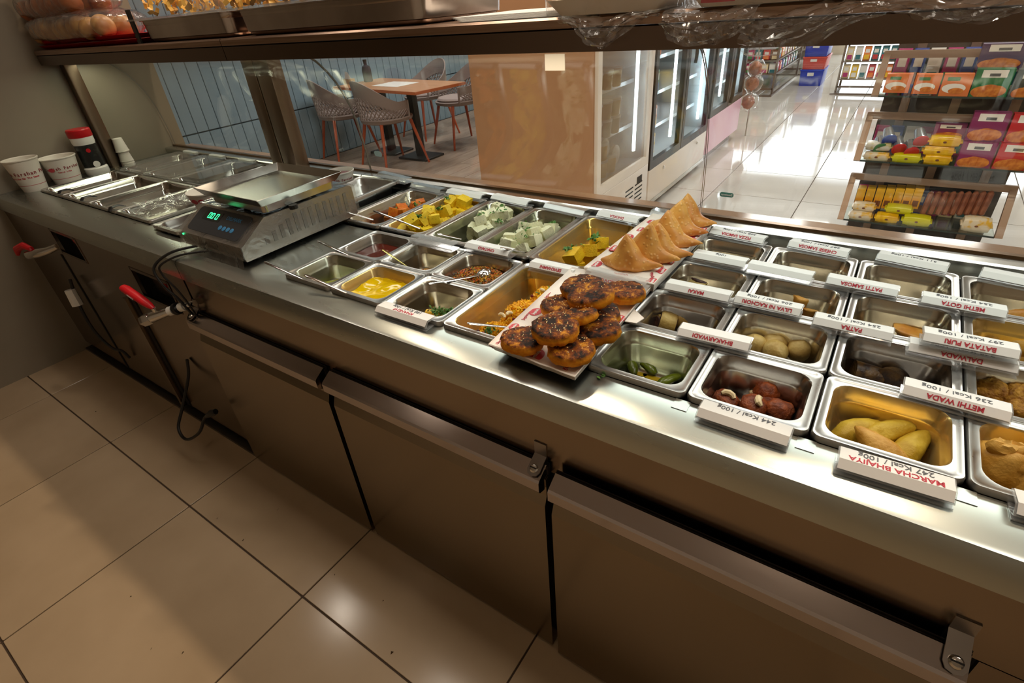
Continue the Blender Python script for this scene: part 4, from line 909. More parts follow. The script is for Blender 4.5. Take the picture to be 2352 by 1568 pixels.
HD = [((866, 705), (984, 742), ZW, ('KHANDVI', '180 Kcal / 100g'), 'KHANDVI card on the worktop, 180 Kcal', 0), ((1602, 940), (1816, 1010), ZW, ('', '244 Kcal / 100g'), 'card with 244 Kcal in front of the dark fritters', 0),
      ((1922, 1055), (2198, 1137), ZW, ('MARCHA BHAJIYA', '247 Kcal / 100g'), 'MARCHA BHAJIYA card on the worktop, 247 Kcal', 0), ((2330, 1158), (2460, 1195), ZW, ('', ''), 'card cut off by the frame corner', 0),
      ((1557, 757), (1724, 795), ZR, ('BHAKARWADI', ''), 'glaring white card ending in ADI before the spiral rolls', 0), ((2072, 888), (2326, 955), ZR, ('METHI WADA', '236 Kcal / 100g'), 'METHI WADA card, 236 Kcal, before the lentil fritters', 0),
      ((1687, 683), (1842, 716), ZR, ('LILVA NI KACHORI', '206 Kcal / 100g'), 'LILVA NI KACHORI card behind the kachori balls', 0), ((1867, 732), (2053, 772), ZR, ('PATRA', '254 Kcal / 100g'), 'PATRA card, 254 Kcal, behind the leaf rolls', 0),
      ((2085, 792), (2342, 845), ZR, ('DALWADA', '249 Kcal / 100g'), 'DALWADA card, 249 Kcal', 0), ((2118, 768), (2345, 812), ZR+0.022, ('BATATA PURI', '297 Kcal / 100g'), 'BATATA PURI card standing behind the DALWADA card', 0),
      ((1528, 653), (1678, 684), ZR, ('MAKAI', ''), 'MAKAI card below the charred roll', 0), ((1592, 583), (1715, 606), ZR, ('', '100g'), 'card below the small triangular pastries', 0),
      ((1717, 608), (1868, 638), ZR, ('', ''), 'faded card between the two rear pans of orange pastry', 0), ((1898, 640), (2065, 672), ZR, ('PATTI SAMOSA', ''), 'PATTI SAMOSA card before the third rear pan', 0),
      ((2115, 683), (2315, 720), ZR, ('METHI GOTA', '254 Kcal / 100g'), 'METHI GOTA card before the boxy pastry', 0),
      ((1632, 528), (1757, 553), ZR, ('PIZZA SAMOSA', '308 Kcal / 100g'), 'PIZZA SAMOSA card on the rear ledge', 0), ((1812, 557), (1950, 584), ZR, ('CHEESE SAMOSA', '287 Kcal / 100g'), 'CHEESE SAMOSA card on the rear ledge', 0),
      ((2015, 585), (2178, 617), ZR, ('', '311 Kcal / 100g'), 'card reading only 311 Kcal on the rear ledge', 0), ((2252, 625), (2400, 655), ZR, ('', ''), 'rear ledge card at the frame edge', 0),
      ((870, 397), (932, 413), 0.02, ('', ''), 'empty clear holder behind the raised pan', 1), ((945, 423), (1012, 437), ZR, ('', ''), 'empty clear holder behind the orange cubes', 1), ((1027, 438), (1108, 452), ZR, ('', ''), 'narrow white card behind the yellow dhokla', 0),
      ((1130, 450), (1214, 467), ZR, ('', ''), 'card behind the half filled white dhokla', 0), ((1252, 468), (1343, 487), ZR, ('', ''), 'empty clear holder behind the heaped white dhokla', 1), ((1373, 488), (1468, 507), ZR, ('DHOKLA', ''), 'DHOKLA card behind the bright yellow cubes', 0),
      ((1498, 483), (1604, 508), 0.016, ('', ''), 'empty clear holder behind the rearmost samosa', 1), ((945, 543), (1040, 566), ZR, ('', ''), 'empty clear holder before the half filled white dhokla', 1), ((1070, 560), (1172, 582), ZR, ('CHATAKO', ''), 'CHATAKO card before the heaped white dhokla', 0),
      ((1217, 604), (1320, 626), ZR, ('SEVKHAMNI', ''), 'SEVKHAMNI card before the bright yellow dhokla', 0)]
for a, b, z, t_, l, c in HD: holder(a, b, z, t_, l, bool(c), flat=(z == ZW))
hv = holder((1347, 622), (1482, 655), 0.026, ('', ''), 'clear holder with faint HANDVO lettering between the two printed trays', True)
text('HANDVO', 0.013, frame((0, -0.0125, 0.010), (-1, 0, 0), (0, 0, -1)), REDINK, hv)

# ------------------------------------------------------------------ spoons
def spoon(label, p0, z0, p1, z1, bowl=None, r=0.0055, mt=CHROME, far=0.0):
    a, b = at(p0[0], p0[1], z0), at(p1[0], p1[1], z1); m = MB(); d = (b-a)
    m.tube([a, a+d*0.06, a+d*0.3, a+d*0.6, a+d*0.92, b], [r*0.55, r, r*0.95, r*0.75, r*0.65, r*0.65], 10, flat=0.35)
    o = m.build('spoon', mt); tag(o, label, 'spoon', 'serving spoons in the pans')
    if bowl:
        v_, f_ = blob(0.022, 0.016, 0.011, 1, 0.0, 1, 18, 12); m = MB(); ang = math.atan2(d.y, d.x)
        M = Matrix.Translation(b+d.normalized()*0.016) @ Matrix.Rotation(ang, 4, 'Z') @ Euler((0, -0.15, 0)).to_matrix().to_4x4()
        m.add(v_, f_, 0, M); m.build('spoon_bowl', mt, o)
    return o
OILY = mat('oily_handle', S(190, 180, 110), 0.15, 1.0)
spoon('spoon with a yellow oily handle in the small yellow heap', (878, 573), 0.035, (945, 618), -0.03, mt=OILY, r=0.0062)
spoon('spoon resting in the tamarind chutney', (730, 553), 0.016, (800, 585), 0.000)
spoon('spoon reaching into the green chutney', (608, 601), 0.020, (695, 640), 0.000)
spoon('spoon reaching into the yellow curry', (700, 631), 0.024, (795, 673), 0.000)
spoon('polished ladle lying on the brown spiced mix', (985, 652), 0.012, (1098, 632), -0.012, bowl=True, r=0.0062)
spoon('spoon in the long orange pan', (775, 480), 0.030, (858, 505), -0.004)
spoon('spoon lying in the yellow dhokla', (858, 484), 0.032, (965, 525), 0.008)
spoon('short spoon tip under the half filled white dhokla', (1005, 537), 0.012, (1060, 549), -0.004)
spoon('spoon tip beside the CHATAKO card', (1150, 569), 0.030, (1203, 579), 0.004)
spoon('spoon in the yellow crumbled snack', (1073, 742), 0.010, (1175, 752), -0.012)

# ------------------------------------------------------------------ weighing scale
sc = thing('weighing_scale', 'electronic weighing scale with green digits under a clear wrinkled cover', 'scale', (-0.315, 0.20, ZT))
SB = mat('scale_steel', S(158, 150, 142), 0.32, 0.9)
def sbody(k): return [(-0.198*k, 0.012), (-0.202*k, 0.022), (-0.200*k, 0.052), (-0.112*k, 0.108), (0.186*k, 0.108), (0.196*k, 0.10), (0.198*k, 0.018), (0.19*k, 0.012)]
m = MB(); m.loft([[(x, y, z) for y, z in sbody(1)] for x in (-0.158, 0.158)]); m.build('body', SB, sc, angle=0.3)
m = MB(); m.loft([[(x*1.0, y, z+0.004) for y, z in sbody(1.03)] for x in (-0.165, 0.165)]); m.build('clear_cover', COVER, sc, angle=0.3)
skirt = MB(); n = 40; g = []
for j in range(4):
    for i in range(n+1):
        t = i/n; x = -0.166+0.332*t if t <= 1 else 0; g.append((x, -0.208-0.004*j+0.003*noise.noise(Vector((x*40, j, 3))), 0.030-0.011*j+0.004*noise.noise(Vector((x*30, 2, 0)))))
skirt.add(g, [(j*(n+1)+i, j*(n+1)+i+1, (j+1)*(n+1)+i+1, (j+1)*(n+1)+i) for j in range(3) for i in range(n)]); skirt.build('cover_hem', COVER, sc)
m = MB()
for k in range(12): m.box(0.1582, -0.13+0.026*k, 0.036, 0.1595, -0.118+0.026*k, 0.036+0.010+0.045*min(1, (k+1)/5))
m.build('side_slot', mat('scale_slot', S(120, 114, 106), 0.5, 0.6), sc)
MB().box(-0.15, -0.10, 0.108, 0.15, 0.182, 0.1095).build('deck', BLACK, sc)
for x, y in ((-0.12, -0.15), (0.12, -0.15), (-0.12, 0.16), (0.12, 0.16)): MB().cyl((x, y, 0), (x, y, 0.014), 0.016, 12, r2=0.014).build('foot', BLACK, sc)
# sloping display face
fd = Vector((0, 0.088, 0.056)).normalized(); fo = Vector((0, -0.156, 0.081)); fx = Vector((1, 0, 0)); fn = fx.cross(fd)
FM = frame(fo+fn*0.0055, fx, fd)
m = MB(); m.loft([rrect(0.262, 0.082, 0.014, -0.001), rrect(0.262, 0.082, 0.014, 0.0008)], M=FM); disp = m.build('display_panel', mat('panel_grey', S(52, 54, 58), 0.35), sc)
m = MB(); m.loft([rrect(0.088, 0.032, 0.002, 0.0008, 6, -0.048, 0.016), rrect(0.088, 0.032, 0.002, 0.0014, 6, -0.048, 0.016)], M=FM); m.build('display_window', mat('display_window', S(34, 40, 38), 0.2), disp)
LED = mat('green_digit', S(20, 200, 80), 0.5, emit=(0.05, 1.0, 0.35, 1), es=2.2)
for k, dx in enumerate((-0.062, -0.046, -0.024)):
    m = MB(); w2, h2, s = 0.0048, 0.0085, 0.0011
    for x0, y0, x1, y1 in ((-w2, h2-s, w2, h2+s), (-w2, -h2-s, w2, -h2+s), (-w2-s, -h2, -w2+s, -.0008), (-w2-s, .0008, -w2+s, h2), (w2-s, -h2, w2+s, -.0008), (w2-s, .0008, w2+s, h2)): m.box(x0, y0, 0.0014, x1, y1, 0.0020, 0, FM @ Matrix.Translation((dx, 0.016, 0)))
    if k == 0: m.box(0.0068, -h2-s, .0014, 0.0090, -h2+s, .002, 0, FM @ Matrix.Translation((dx, 0.016, 0)))
    m.build('digit', LED, disp)
BLUEINK = mat('blue_print', S(70, 140, 190), 0.5)
text('DELMARK', 0.0165, FM @ Matrix.Translation((0.058, 0.020, 0.0012)), BLUEINK, disp)
for k in range(4):
    m = MB(); m.lathe([(0.0075, 0.0008), (0.0075, 0.0018), (0.006, 0.0022)], 16, M=FM @ Matrix.Translation((0.022+0.0195*k, -0.014, 0))); m.build('button', BLUEINK, disp)
MB().cyl((-0.148, -0.200, 0.046), (-0.148, -0.2035, 0.046), 0.003, 8).build('pilot_light', LED, sc)
# weighing platform: steel support and the flared tray
m = MB(); m.loft([rrect(0.245, 0.225, 0.012, 0.118), rrect(0.258, 0.238, 0.014, 0.121), rrect(0.262, 0.242, 0.014, 0.140), rrect(0.25, 0.23, 0.012, 0.143)], M=Matrix.Translation((0.042, 0.008, 0))); m.build('platform', STEEL, sc)
for x in (-0.06, 0.18): MB().cyl((x, -0.03, 0.109), (x, -0.03, 0.120), 0.012, 10).build('platform_post', BLACK, sc)
tr = MB(); TM = Matrix.Translation((0.040, 0.004, 0))
def tring(w_, d_, z): return rrect(w_, d_, 0.003, z, 2)
tr.loft([tring(0.288, 0.254, 0.1435), tring(0.318, 0.284, 0.165), tring(0.315, 0.281, 0.166), tring(0.284, 0.250, 0.146)], False, True, M=TM)
tr.build('weighing_tray', STEEL, sc, angle=0.3)

# ------------------------------------------------------------------ cups and bottle by the wall
CUP = mat('paper_cup', S(232, 226, 214), 0.45)
def tub(label, x, y, z, r0, r1, h, bands=True, logo=None, lines=(), body=CUP, full=None, face=0.0):
    t = thing('paper_tub', label, 'cup', (x, y, z))
    m = MB(); m.lathe([(r0, 0), (r1, h-0.006), (r1+0.003, h-0.005), (r1+0.0035, h-0.001), (r1+0.001, h), (r1-0.002, h-0.003), (r0-0.003, 0.006)], 36, cap1=True); m.build('tub_body', body, t)
    if bands:
        for zz in (0.2, 0.84):
            r = r0+(r1-r0)*zz+0.0004; m = MB(); m.lathe([(r, h*zz), (r+0.0004, h*zz+0.0018)], 36, cap0=False, cap1=False); m.build('red_band', LOGO, t)
    def wrap(body_, size, zz, a0, mt, bold=0.0003):
        r = r0+(r1-r0)*zz/h+0.0010; n_ = len(body_); step = size*0.58/r
        for i, ch in enumerate(body_):
            if ch == ' ': continue
            a = a0+(i-(n_-1)/2)*step
            text(ch, size, frame((r*math.cos(a), r*math.sin(a), zz), (-math.sin(a), math.cos(a), 0), ((r0-r1)/h*-math.cos(a)*-1*-1, (r1-r0)/h*math.sin(a), 1)), mt, t, bold=bold)
    for s, size, zz, a0, mt in lines: wrap(s, size, zz, a0, mt)
    if logo is not None:
        a = logo; zz = h*0.58; r = r0+(r1-r0)*0.58+0.0012
        m = MB(); m.loft([[(0.014*math.cos(j*PI/10), 0.0085*math.sin(j*PI/10), q) for j in range(20)] for q in (0, 0.0006)], M=frame((r*math.cos(a), r*math.sin(a), zz), (-math.sin(a), math.cos(a), 0), (0, 0, 1))); m.build('logo', LOGO, t)
    if full:
        m = MB(); m.lathe([(r1-0.006, h*0.78), (r1*0.5, h*0.84), (0.002, h*0.86)], 20); m.build('contents', full, t)
    return t
DKRED = mat('dark_red_ink', S(140, 36, 44), 0.6)
tub('tall white tub with red bands, dented rim, nearest the frame edge', -1.905, 0.060, ZT, 0.045, 0.063, 0.135, True, None, (('Jagdish Farshan Pvt.', 0.0215, 0.078, -0.72, DKRED), ('Taste Like No The Name', 0.010, 0.060, -0.7, LOGO)))
tub('wide white tub with an oval red logo beside the tall one', -1.905, 0.190, ZT, 0.052, 0.070, 0.112, True, -0.95, (('Jagdish Farshan', 0.018, 0.068, -0.28, DKRED), ('Taste Like', 0.009, 0.052, -0.2, LOGO)))
tub('white tub with red seeds between the scale and the raised pan', -0.490, 0.615, ZT, 0.040, 0.052, 0.062, True, -1.35, (('Jagdish Farshan', 0.012, 0.036, -0.7, DKRED),), full=mat('red_contents', S(150, 22, 26), 0.3, col2=S(90, 8, 14), scale=150, bump=0.8))
t = tub('white and red paper tub tucked behind the left of the scale', -0.66, 0.20, 0.010, 0.040, 0.062, 0.075, False)
for a in (-2.0, -1.55, -1.1, -0.65, -0.2):
    for zz, rr_ in ((0.018, 0.0455), (0.050, 0.0555)):
        m = MB(); m.loft([[(0.012*math.cos(j*PI/8), 0.009*math.sin(j*PI/8), q) for j in range(16)] for q in (0, 0.0006)], M=frame(((rr_+.0008)*math.cos(a+zz*4), (rr_+.0008)*math.sin(a+zz*4), zz), (-math.sin(a+zz*4), math.cos(a+zz*4), 0), (0.3*math.cos(a), 0.3*math.sin(a), 1))); m.build('red_oval', LOGO, t)
bt = thing('sauce_bottle', 'black labelled white bottle with a bright red cap', 'bottle', (-1.905, 0.318, ZT))
MB().lathe([(0.046, 0), (0.049, 0.006), (0.049, 0.030), (0.044, 0.036), (0.044, 0.138), (0.046, 0.145), (0.046, 0.168), (0.042, 0.172)], 28).build('bottle_body', WHITE, bt)
LBL = mat('black_label', S(20, 22, 22), 0.3, col2=S(40, 44, 40), scale=60, lo=0.55, hi=0.6); MB().lathe([(0.0446, 0.038), (0.0446, 0.136)], 28, cap0=False, cap1=False).build('black_label', LBL, bt)
MB().lathe([(0.047, 0.168), (0.0485, 0.172), (0.0485, 0.198), (0.045, 0.203), (0.02, 0.204)], 28).build('cap', RED, bt)
for zz, a, s, mt in ((0.112, -0.25, 0.009, RED), (0.050, -0.1, 0.014, WHITE)):
    m = MB(); m.loft([[(s*math.cos(j*PI/8), s*math.sin(j*PI/8), q) for j in range(16)] for q in (0, 0.0006)], M=frame((0.0448*math.cos(a), 0.0448*math.sin(a), zz), (-math.sin(a), math.cos(a), 0), (0, 0, 1))); m.build('label_mark', mt, bt)
for k in range(4):
    o = MB().lathe([(0.021, 0), (0.029, 0.058), (0.0305, 0.058), (0.0305, 0.061), (0.028, 0.061)], 24).build('paper_cup', CUP)
    o.rotation_euler = (PI, 0, 0)
    o.location = (-1.93, 0.465, ZT+0.061+(0.010*k if k < 3 else 0.066))
    tag(o, ('bottom cup of the small upside-down stack', 'second cup of the small upside-down stack', 'third cup of the small upside-down stack', 'topmost small white cup, upside down on the stack')[k], 'cup', 'small white cups')
# ------------------------------------------------------------------ overhead shelf and curved glass
sh = thing('overhead_shelf', 'long steel shelf over the counter with a dark front edge and posts', 'shelf', (0, 0, 0))
YS = 0.33
def strip(prof, x0, x1, name, mt, angle=0.3): return MB().loft([[(x, y, z) for y, z in prof] for x in (x0, x1)]).build(name, mt, sh, angle=angle)
fp = [(YS, 0.449), (YS-0.001, 0.485), (YS+0.003, 0.487), (YS+0.03, 0.487), (YS+0.03, 0.449)]
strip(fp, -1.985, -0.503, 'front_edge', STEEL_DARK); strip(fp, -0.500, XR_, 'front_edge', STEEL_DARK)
tp = [(YS-0.002, 0.488), (YS-0.003, 0.502), (YS+0.001, 0.506), (0.80, 0.506), (0.80, 0.488)]
COPPER = mat('warm_brown_steel', S(176, 148, 128), 0.28, 1.0, col2=S(160, 132, 112), scale=5, stretch=(1, 40, 40))  # warm brown steel for the shelf's top sheet
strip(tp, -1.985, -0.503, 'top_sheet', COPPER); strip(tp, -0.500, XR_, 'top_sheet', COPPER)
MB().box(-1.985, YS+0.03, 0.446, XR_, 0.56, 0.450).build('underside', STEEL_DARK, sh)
POST = mat('post_steel', S(120, 104, 88), 0.3, 1.0)
def post(x0, y0, x1, y1, name='post', z0=-0.011): MB().loft([rrect(x1-x0, y1-y0, 0.004, z, 2, (x0+x1)/2, (y0+y1)/2) for z in (z0, 0.487)]).build(name, POST, sh)
post(-1.998, 0.400, -1.950, 0.450)
post(-0.978, 0.655, -0.903, 0.715); post(-0.897, 0.655, -0.805, 0.715)
prof = [(0.740, 0.020), (0.738, 0.08), (0.732, 0.14), (0.724, 0.20), (0.711, 0.255), (0.693, 0.30), (0.672, 0.34), (0.645, 0.377), (0.612, 0.411), (0.575, 0.436), (0.55, 0.447)]
def pane(x0, x1, label):
    n = len(prof); T = 0.006; nor = []
    for i in range(n):
        a, b = prof[max(i-1, 0)], prof[min(i+1, n-1)]; d = Vector((b[0]-a[0], b[1]-a[1])).normalized(); nor.append((d.y, -d.x))
    outer = [(p[0]+q[0]*T, p[1]+q[1]*T) for p, q in zip(prof, nor)]
    vs = []; fs = []; mi = []
    for x in (x0, x1):
        vs += [(x, y, z) for y, z in prof]+[(x, y, z) for y, z in outer]
    m = MB()
    o2 = 2*n
    for i in range(n-1):
        fs.append((i, i+1, o2+i+1, o2+i)); mi.append(0); fs.append((n+i, o2+n+i, o2+n+i+1, n+i+1)); mi.append(0)
        fs.append((i, n+i, n+i+1, i+1)); mi.append(1); fs.append((o2+i, o2+i+1, o2+n+i+1, o2+n+i)); mi.append(1)
    fs.append((n-1, 2*n-1, o2+2*n-1, o2+n-1)); mi.append(1); fs.append((0, o2, o2+n, n)); mi.append(1)
    m.v = vs; m.f = fs; m.m = mi
    return tag(m.build('glass_guard', [GLASS, GLASS_EDGE], angle=0.5), label, 'glass guard', 'curved glass guards')
pane(-1.99, -0.464, 'curved glass guard between the wall and the first glass joint, behind the posts'); pane(-0.460, 0.818, 'curved glass guard in the middle, before the orange column'); pg = pane(0.822, XR_, 'curved glass guard over the shop aisle with a small oval sticker')
p = at(1670, 446, 0.737, 1)
STK = mat('sticker_green', S(70, 120, 108), 0.4)
m = MB(); m.loft([rrect(0.034, 0.012, 0.0055, 0.0), rrect(0.034, 0.012, 0.0055, 0.0006)], M=frame((p.x, p.y-0.004, p.z), (1, 0, 0), (0, -0.1, 1))); st = m.build('sticker', STK, pg)
text('Steelonar', 0.0075, frame((p.x, p.y-0.0052, p.z), (-1, 0, 0), (0, -0.1, 1)), WHITE, pg)
p = at(872, 352, 0.737, 1); m = MB(); m.loft([rrect(0.040, 0.020, 0.009, 0.0), rrect(0.040, 0.020, 0.009, 0.0006)], M=frame((p.x, p.y-0.008, p.z), (1, 0, 0), (0, -0.1, 1)))
tag(m.build('sticker', mat('pale_sticker', S(190, 214, 214), 0.4)), 'pale oval sticker on the glass before the chairs', 'sticker')
p = at(1275, 143, 0.60, 1); m = MB(); m.box(p.x-0.028, p.y-0.002, p.z-0.018, p.x+0.028, p.y+0.0, p.z+0.018)
tag(m.build('blank_notice', mat('cream_paper', S(236, 206, 176), 0.6)), 'small blank paper note under the shelf before the column', 'note')

# things on the shelf -------------------------------------------------
ZS = 0.506
for k in range(2):
    m = MB(); m.loft([rrect(0.90, 0.30, 0.02, ZS+0.016*k+0.001), rrect(0.93, 0.33, 0.025, ZS+0.016*k+0.012), rrect(0.94, 0.34, 0.025, ZS+0.016*k+0.0155), rrect(0.92, 0.32, 0.02, ZS+0.016*k+0.0155), rrect(0.89, 0.29, 0.02, ZS+0.016*k+0.005)], M=Matrix.Translation((-1.525, 0.52, 0)))
    tag(m.build('red_tray', RED), ('lower red plastic tray on the shelf by the wall', 'upper red plastic tray under the bags of buns')[k], 'tray', 'red trays')
BUN = mat('bun_crust', S(164, 92, 46), 0.4, col2=S(132, 66, 30), scale=26, rand=True); BUN2 = mat('pale_bun_crust', S(190, 146, 88), 0.4, col2=S(164, 114, 62), scale=26, rand=True)
rnd.seed(3)
v_, f_ = sphere_pts(16, 10); bmesh_ = []
for mt in (BUN, BUN2):
    m = MB(); m.add([(x*0.040, y*0.040, z*0.034) for x, y, z in v_], f_); o = m.build('bun', mt); bmesh_.append(o.data); bpy.data.objects.remove(o)
for lv, (z, x0, n_, b_) in enumerate(((ZS+0.070, -1.93, 9, 1), (ZS+0.155, -1.92, 7, 0), (ZS+0.240, -1.93, 7, 0))):
    bag = thing('bag_of_buns', ('bottom bag of pale round buns on the red trays', 'middle bag of brown round buns', 'top bag of brown round buns cut by the frame')[lv], 'bag', (0, 0, 0), group='bags of buns')
    L_ = 0.075*n_
    m = MB(); m.add(*blob(L_/2+0.05, 0.13, 0.055, lv+2, 0.10, 2.5, 40, 16, 0.75)); m.build('clear_bag', FILM, bag).location = (x0+L_/2-0.01, 0.42, z)
    for i in range(n_):
        for j in range(2):
            o = put('bun', bmesh_[b_ if i < n_-2 or lv else 1], None, (x0+0.075*i+rnd.uniform(-.01, .01), 0.365+0.085*j+rnd.uniform(-.01, .01), z-0.008+rnd.uniform(-.008, .01)), (rnd.uniform(0, 3), rnd.uniform(0, 3), 0))
            tag(o, ('pale round bun inside the bottom bag', 'brown round bun inside the middle bag', 'brown round bun inside the top bag')[lv], 'bun', ('buns in the bottom bag', 'buns in the middle bag', 'buns in the top bag')[lv])
def gn(x0, x1, y0, y1, z0, h, label):
    m = MB(); M = Matrix.Translation(((x0+x1)/2, (y0+y1)/2, z0)); w_, d_ = x1-x0, y1-y0
    m.loft([rrect(w_-0.05, d_-0.05, 0.03, 0), rrect(w_-0.03, d_-0.03, 0.035, 0.006), rrect(w_-0.016, d_-0.016, 0.035, h-0.018), rrect(w_-0.010, d_-0.010, 0.037, h-0.014), rrect(w_-0.010, d_-0.010, 0.037, h-0.004), rrect(w_, d_, 0.03, h-0.003), rrect(w_, d_, 0.03, h), rrect(w_-0.012, d_-0.012, 0.035, h), rrect(w_-0.02, d_-0.02, 0.033, 0.012), rrect(w_-0.06, d_-0.06, 0.03, 0.004)], True, True, M=M)
    return tag(m.build('steel_tray', mat('tray_steel', S(196, 184, 176), 0.17, 1.0, col2=S(178, 166, 158), scale=8, rvar=0.05), angle=0.9), label, 'tray', 'steel trays on the shelf')
gn(-1.045, -0.500, 0.365, 0.70, ZS, 0.066, 'deep steel tray on the shelf next to the red trays'); gn(-0.455, 0.275, 0.365, 0.70, ZS, 0.066, 'longer steel tray on the shelf, shining at its rounded end')
MB_ = MB(); MB_.box(-1.075, 0.358, ZS, -1.050, 0.364, ZS+0.10); tag(MB_.build('black_strip', BLACK), 'upright dark strip leaning on the end of the steel tray', 'strip')
BOXP = clear_mat('chip_box', (0.97, 0.97, 0.97, 1), 0.04, 1.1, haze=0.05)
CHIP = mat('chip', S(252, 204, 96), 0.45, col2=S(244, 182, 66), scale=30, rand=True)
for k, (x0, x1) in enumerate(((-1.09, -0.70), (-0.69, -0.30), (-0.29, 0.05))):
    zb = ZS+0.068; bx_ = thing('chip_box', ('clear box of yellow chips nearest the red trays', 'clear box of yellow chips in the middle of the steel trays', 'clear box with a pink sheet over the long steel tray')[k], 'box', ((x0+x1)/2, 0.50, zb), group='clear chip boxes')
    w_ = x1-x0; m = MB(); m.loft([rrect(w_-0.005, 0.29, 0.015, 0.0), rrect(w_-0.005, 0.29, 0.015, 0.004), rrect(w_-0.05, 0.25, 0.02, 0.006), rrect(w_-0.03, 0.27, 0.02, 0.13)], False, False); m.build('clear_shell', BOXP, bx_)
    rim_ = MB(); rim_.loft([rrect(w_, 0.295, 0.015, -0.002), rrect(w_, 0.295, 0.015, 0.003), rrect(w_-0.03, 0.27, 0.015, 0.003), rrect(w_-0.03, 0.27, 0.015, -0.002)], False, False); rim_.build('lid_rim', ACRYLIC, bx_)
    m = MB()
    for _ in range(150):
        x, y = rnd.uniform(-w_/2+0.06, w_/2-0.05), rnd.uniform(-0.11, 0.11); z = 0.012+rnd.random()*0.075*(0.4+max(0, 0.6*math.cos(x*9)))
        M = Matrix.Translation((x, y, z)) @ Euler((rnd.uniform(0, 6), rnd.uniform(0, 6), rnd.uniform(0, 6))).to_matrix().to_4x4(); s = rnd.uniform(0.012, 0.02)
        m.add([(-s, -s*.4, 0), (0, -s*.5, s*.3), (s, -s*.3, 0), (s, s*.4, 0), (0, s*.4, s*.35), (-s, s*.4, 0)], [(0, 1, 4, 5), (1, 2, 3, 4)], 0, M)
    if k < 2: m.build('chips', CHIP, bx_, kind='stuff')
    else: MB().loft(rblock(w_-0.07, 0.22, 0.01, 0.10, 0.01)).build('pink_sheet', mat('pink_sheet', S(206, 150, 150), 0.6), bx_)
m = MB()
for k in range(6): m.box(0.40-0.008*k, 0.335+0.004*k, ZS+0.001+0.0016*k, 0.66-0.01*k, 0.60, ZS+0.0022+0.0016*k)
tag(m.build('paper_sheets', PAPER), 'thin stack of white paper sheets on the shelf', 'paper')
# wrapped foam trays with film hanging over the edge
def drape(x0, x1, zt, drop, seed, label, skew=0.0):
    m = MB(); nx, nz = 40, 22; g = []
    for j in range(nz+1):
        t = j/nz
        for i in range(nx+1):
            u = i/nx; x = x0+(x1-x0)*u; e = drop(u)
            z = zt-e*t; y = YS-0.012-0.02*math.sin(t*PI)-0.012*t+0.022*noise.noise(Vector((x*26+t*6, t*5, seed)))+0.010*noise.noise(Vector((x*70-t*20, t*16, seed)))
            if t < 0.25: y += (0.25-t)*0.5
            g.append((x+skew*t*0.05+0.01*noise.noise(Vector((x*20, t*6, seed+4))), y-0.006, z+0.006*noise.noise(Vector((x*40, t*9, seed+2)))))
    m.add(g, [(j*(nx+1)+i, j*(nx+1)+i+1, (j+1)*(nx+1)+i+1, (j+1)*(nx+1)+i) for j in range(nz) for i in range(nx)])
    return tag(m.build('plastic_wrap', FILM), label, 'wrap')
FOAM = mat('foam_tray', S(228, 214, 196), 0.5); SNK = mat('wrapped_snack', S(204, 116, 40), 0.5, col2=S(176, 84, 24), scale=40, bump=0.5, rand=True)
for x0, x1, l, s_l, seed in ((0.615, 0.845, 'white foam tray wrapped in film at the shelf edge', 'orange snack piece in the first wrapped tray', 2), (0.870, 1.30, 'larger white wrapped tray with red print near the frame corner', 'orange snack piece in the larger wrapped tray', 5)):
    w_ = x1-x0; m = MB(); m.loft([rrect(w_-0.04, 0.22, 0.02, 0), rrect(w_-0.004, 0.255, 0.025, 0.022), rrect(w_, 0.26, 0.025, 0.025), rrect(w_-0.012, 0.248, 0.022, 0.025), rrect(w_-0.05, 0.21, 0.02, 0.005)], True, True)
    t_ = tag(m.build('foam_tray', FOAM, loc=((x0+x1)/2, 0.435, ZS+0.001)), l, 'tray', 'wrapped foam trays')
    for i in range(7 if seed == 2 else 11):
        o = bl(0.026, 0.03, 0.022, i, 0.2).build('wrapped_snack', SNK, loc=(x0+0.04+(w_-0.08)*(i+0.5)/(7 if seed == 2 else 11), 0.39+0.07*(i % 2), ZS+0.030), rot=(0, 0, i)); tag(o, s_l, 'food', 'snacks in wrapped tray '+('one' if seed == 2 else 'two'))
    m = MB(); m.loft([rrect(w_+0.01, 0.27, 0.04, 0.0), rrect(w_+0.012, 0.275, 0.04, 0.030), rrect(w_-0.02, 0.24, 0.05, 0.058), rrect(w_-0.10, 0.15, 0.05, 0.066)], False, True); m.build('film', FILM, t_)
    if seed == 5:
        m = MB()
        for k in range(4): m.box(-w_/2+0.03+0.1*k, -0.131, 0.006, -w_/2+0.08+0.1*k, -0.129, 0.018)
        m.build('red_print', LOGO, t_)
drape(0.66, 0.84, 0.512, lambda u: 0.010+0.048*math.exp(-((u-0.42)/0.26)**2), 1.0, 'film corner of the first wrapped tray hanging over the shelf edge')
drape(0.845, 0.985, 0.515, lambda u: 0.020+0.040*abs(math.sin(u*2.4+0.5)), 3.0, 'film bunch of the larger wrapped tray, hanging by the glass joint')
drape(0.955, 1.27, 0.512, lambda u: 0.050*(1-u)+0.018+0.016*math.sin(u*9), 6.0, 'long film edge trailing along the shelf to the frame corner', 0.4)

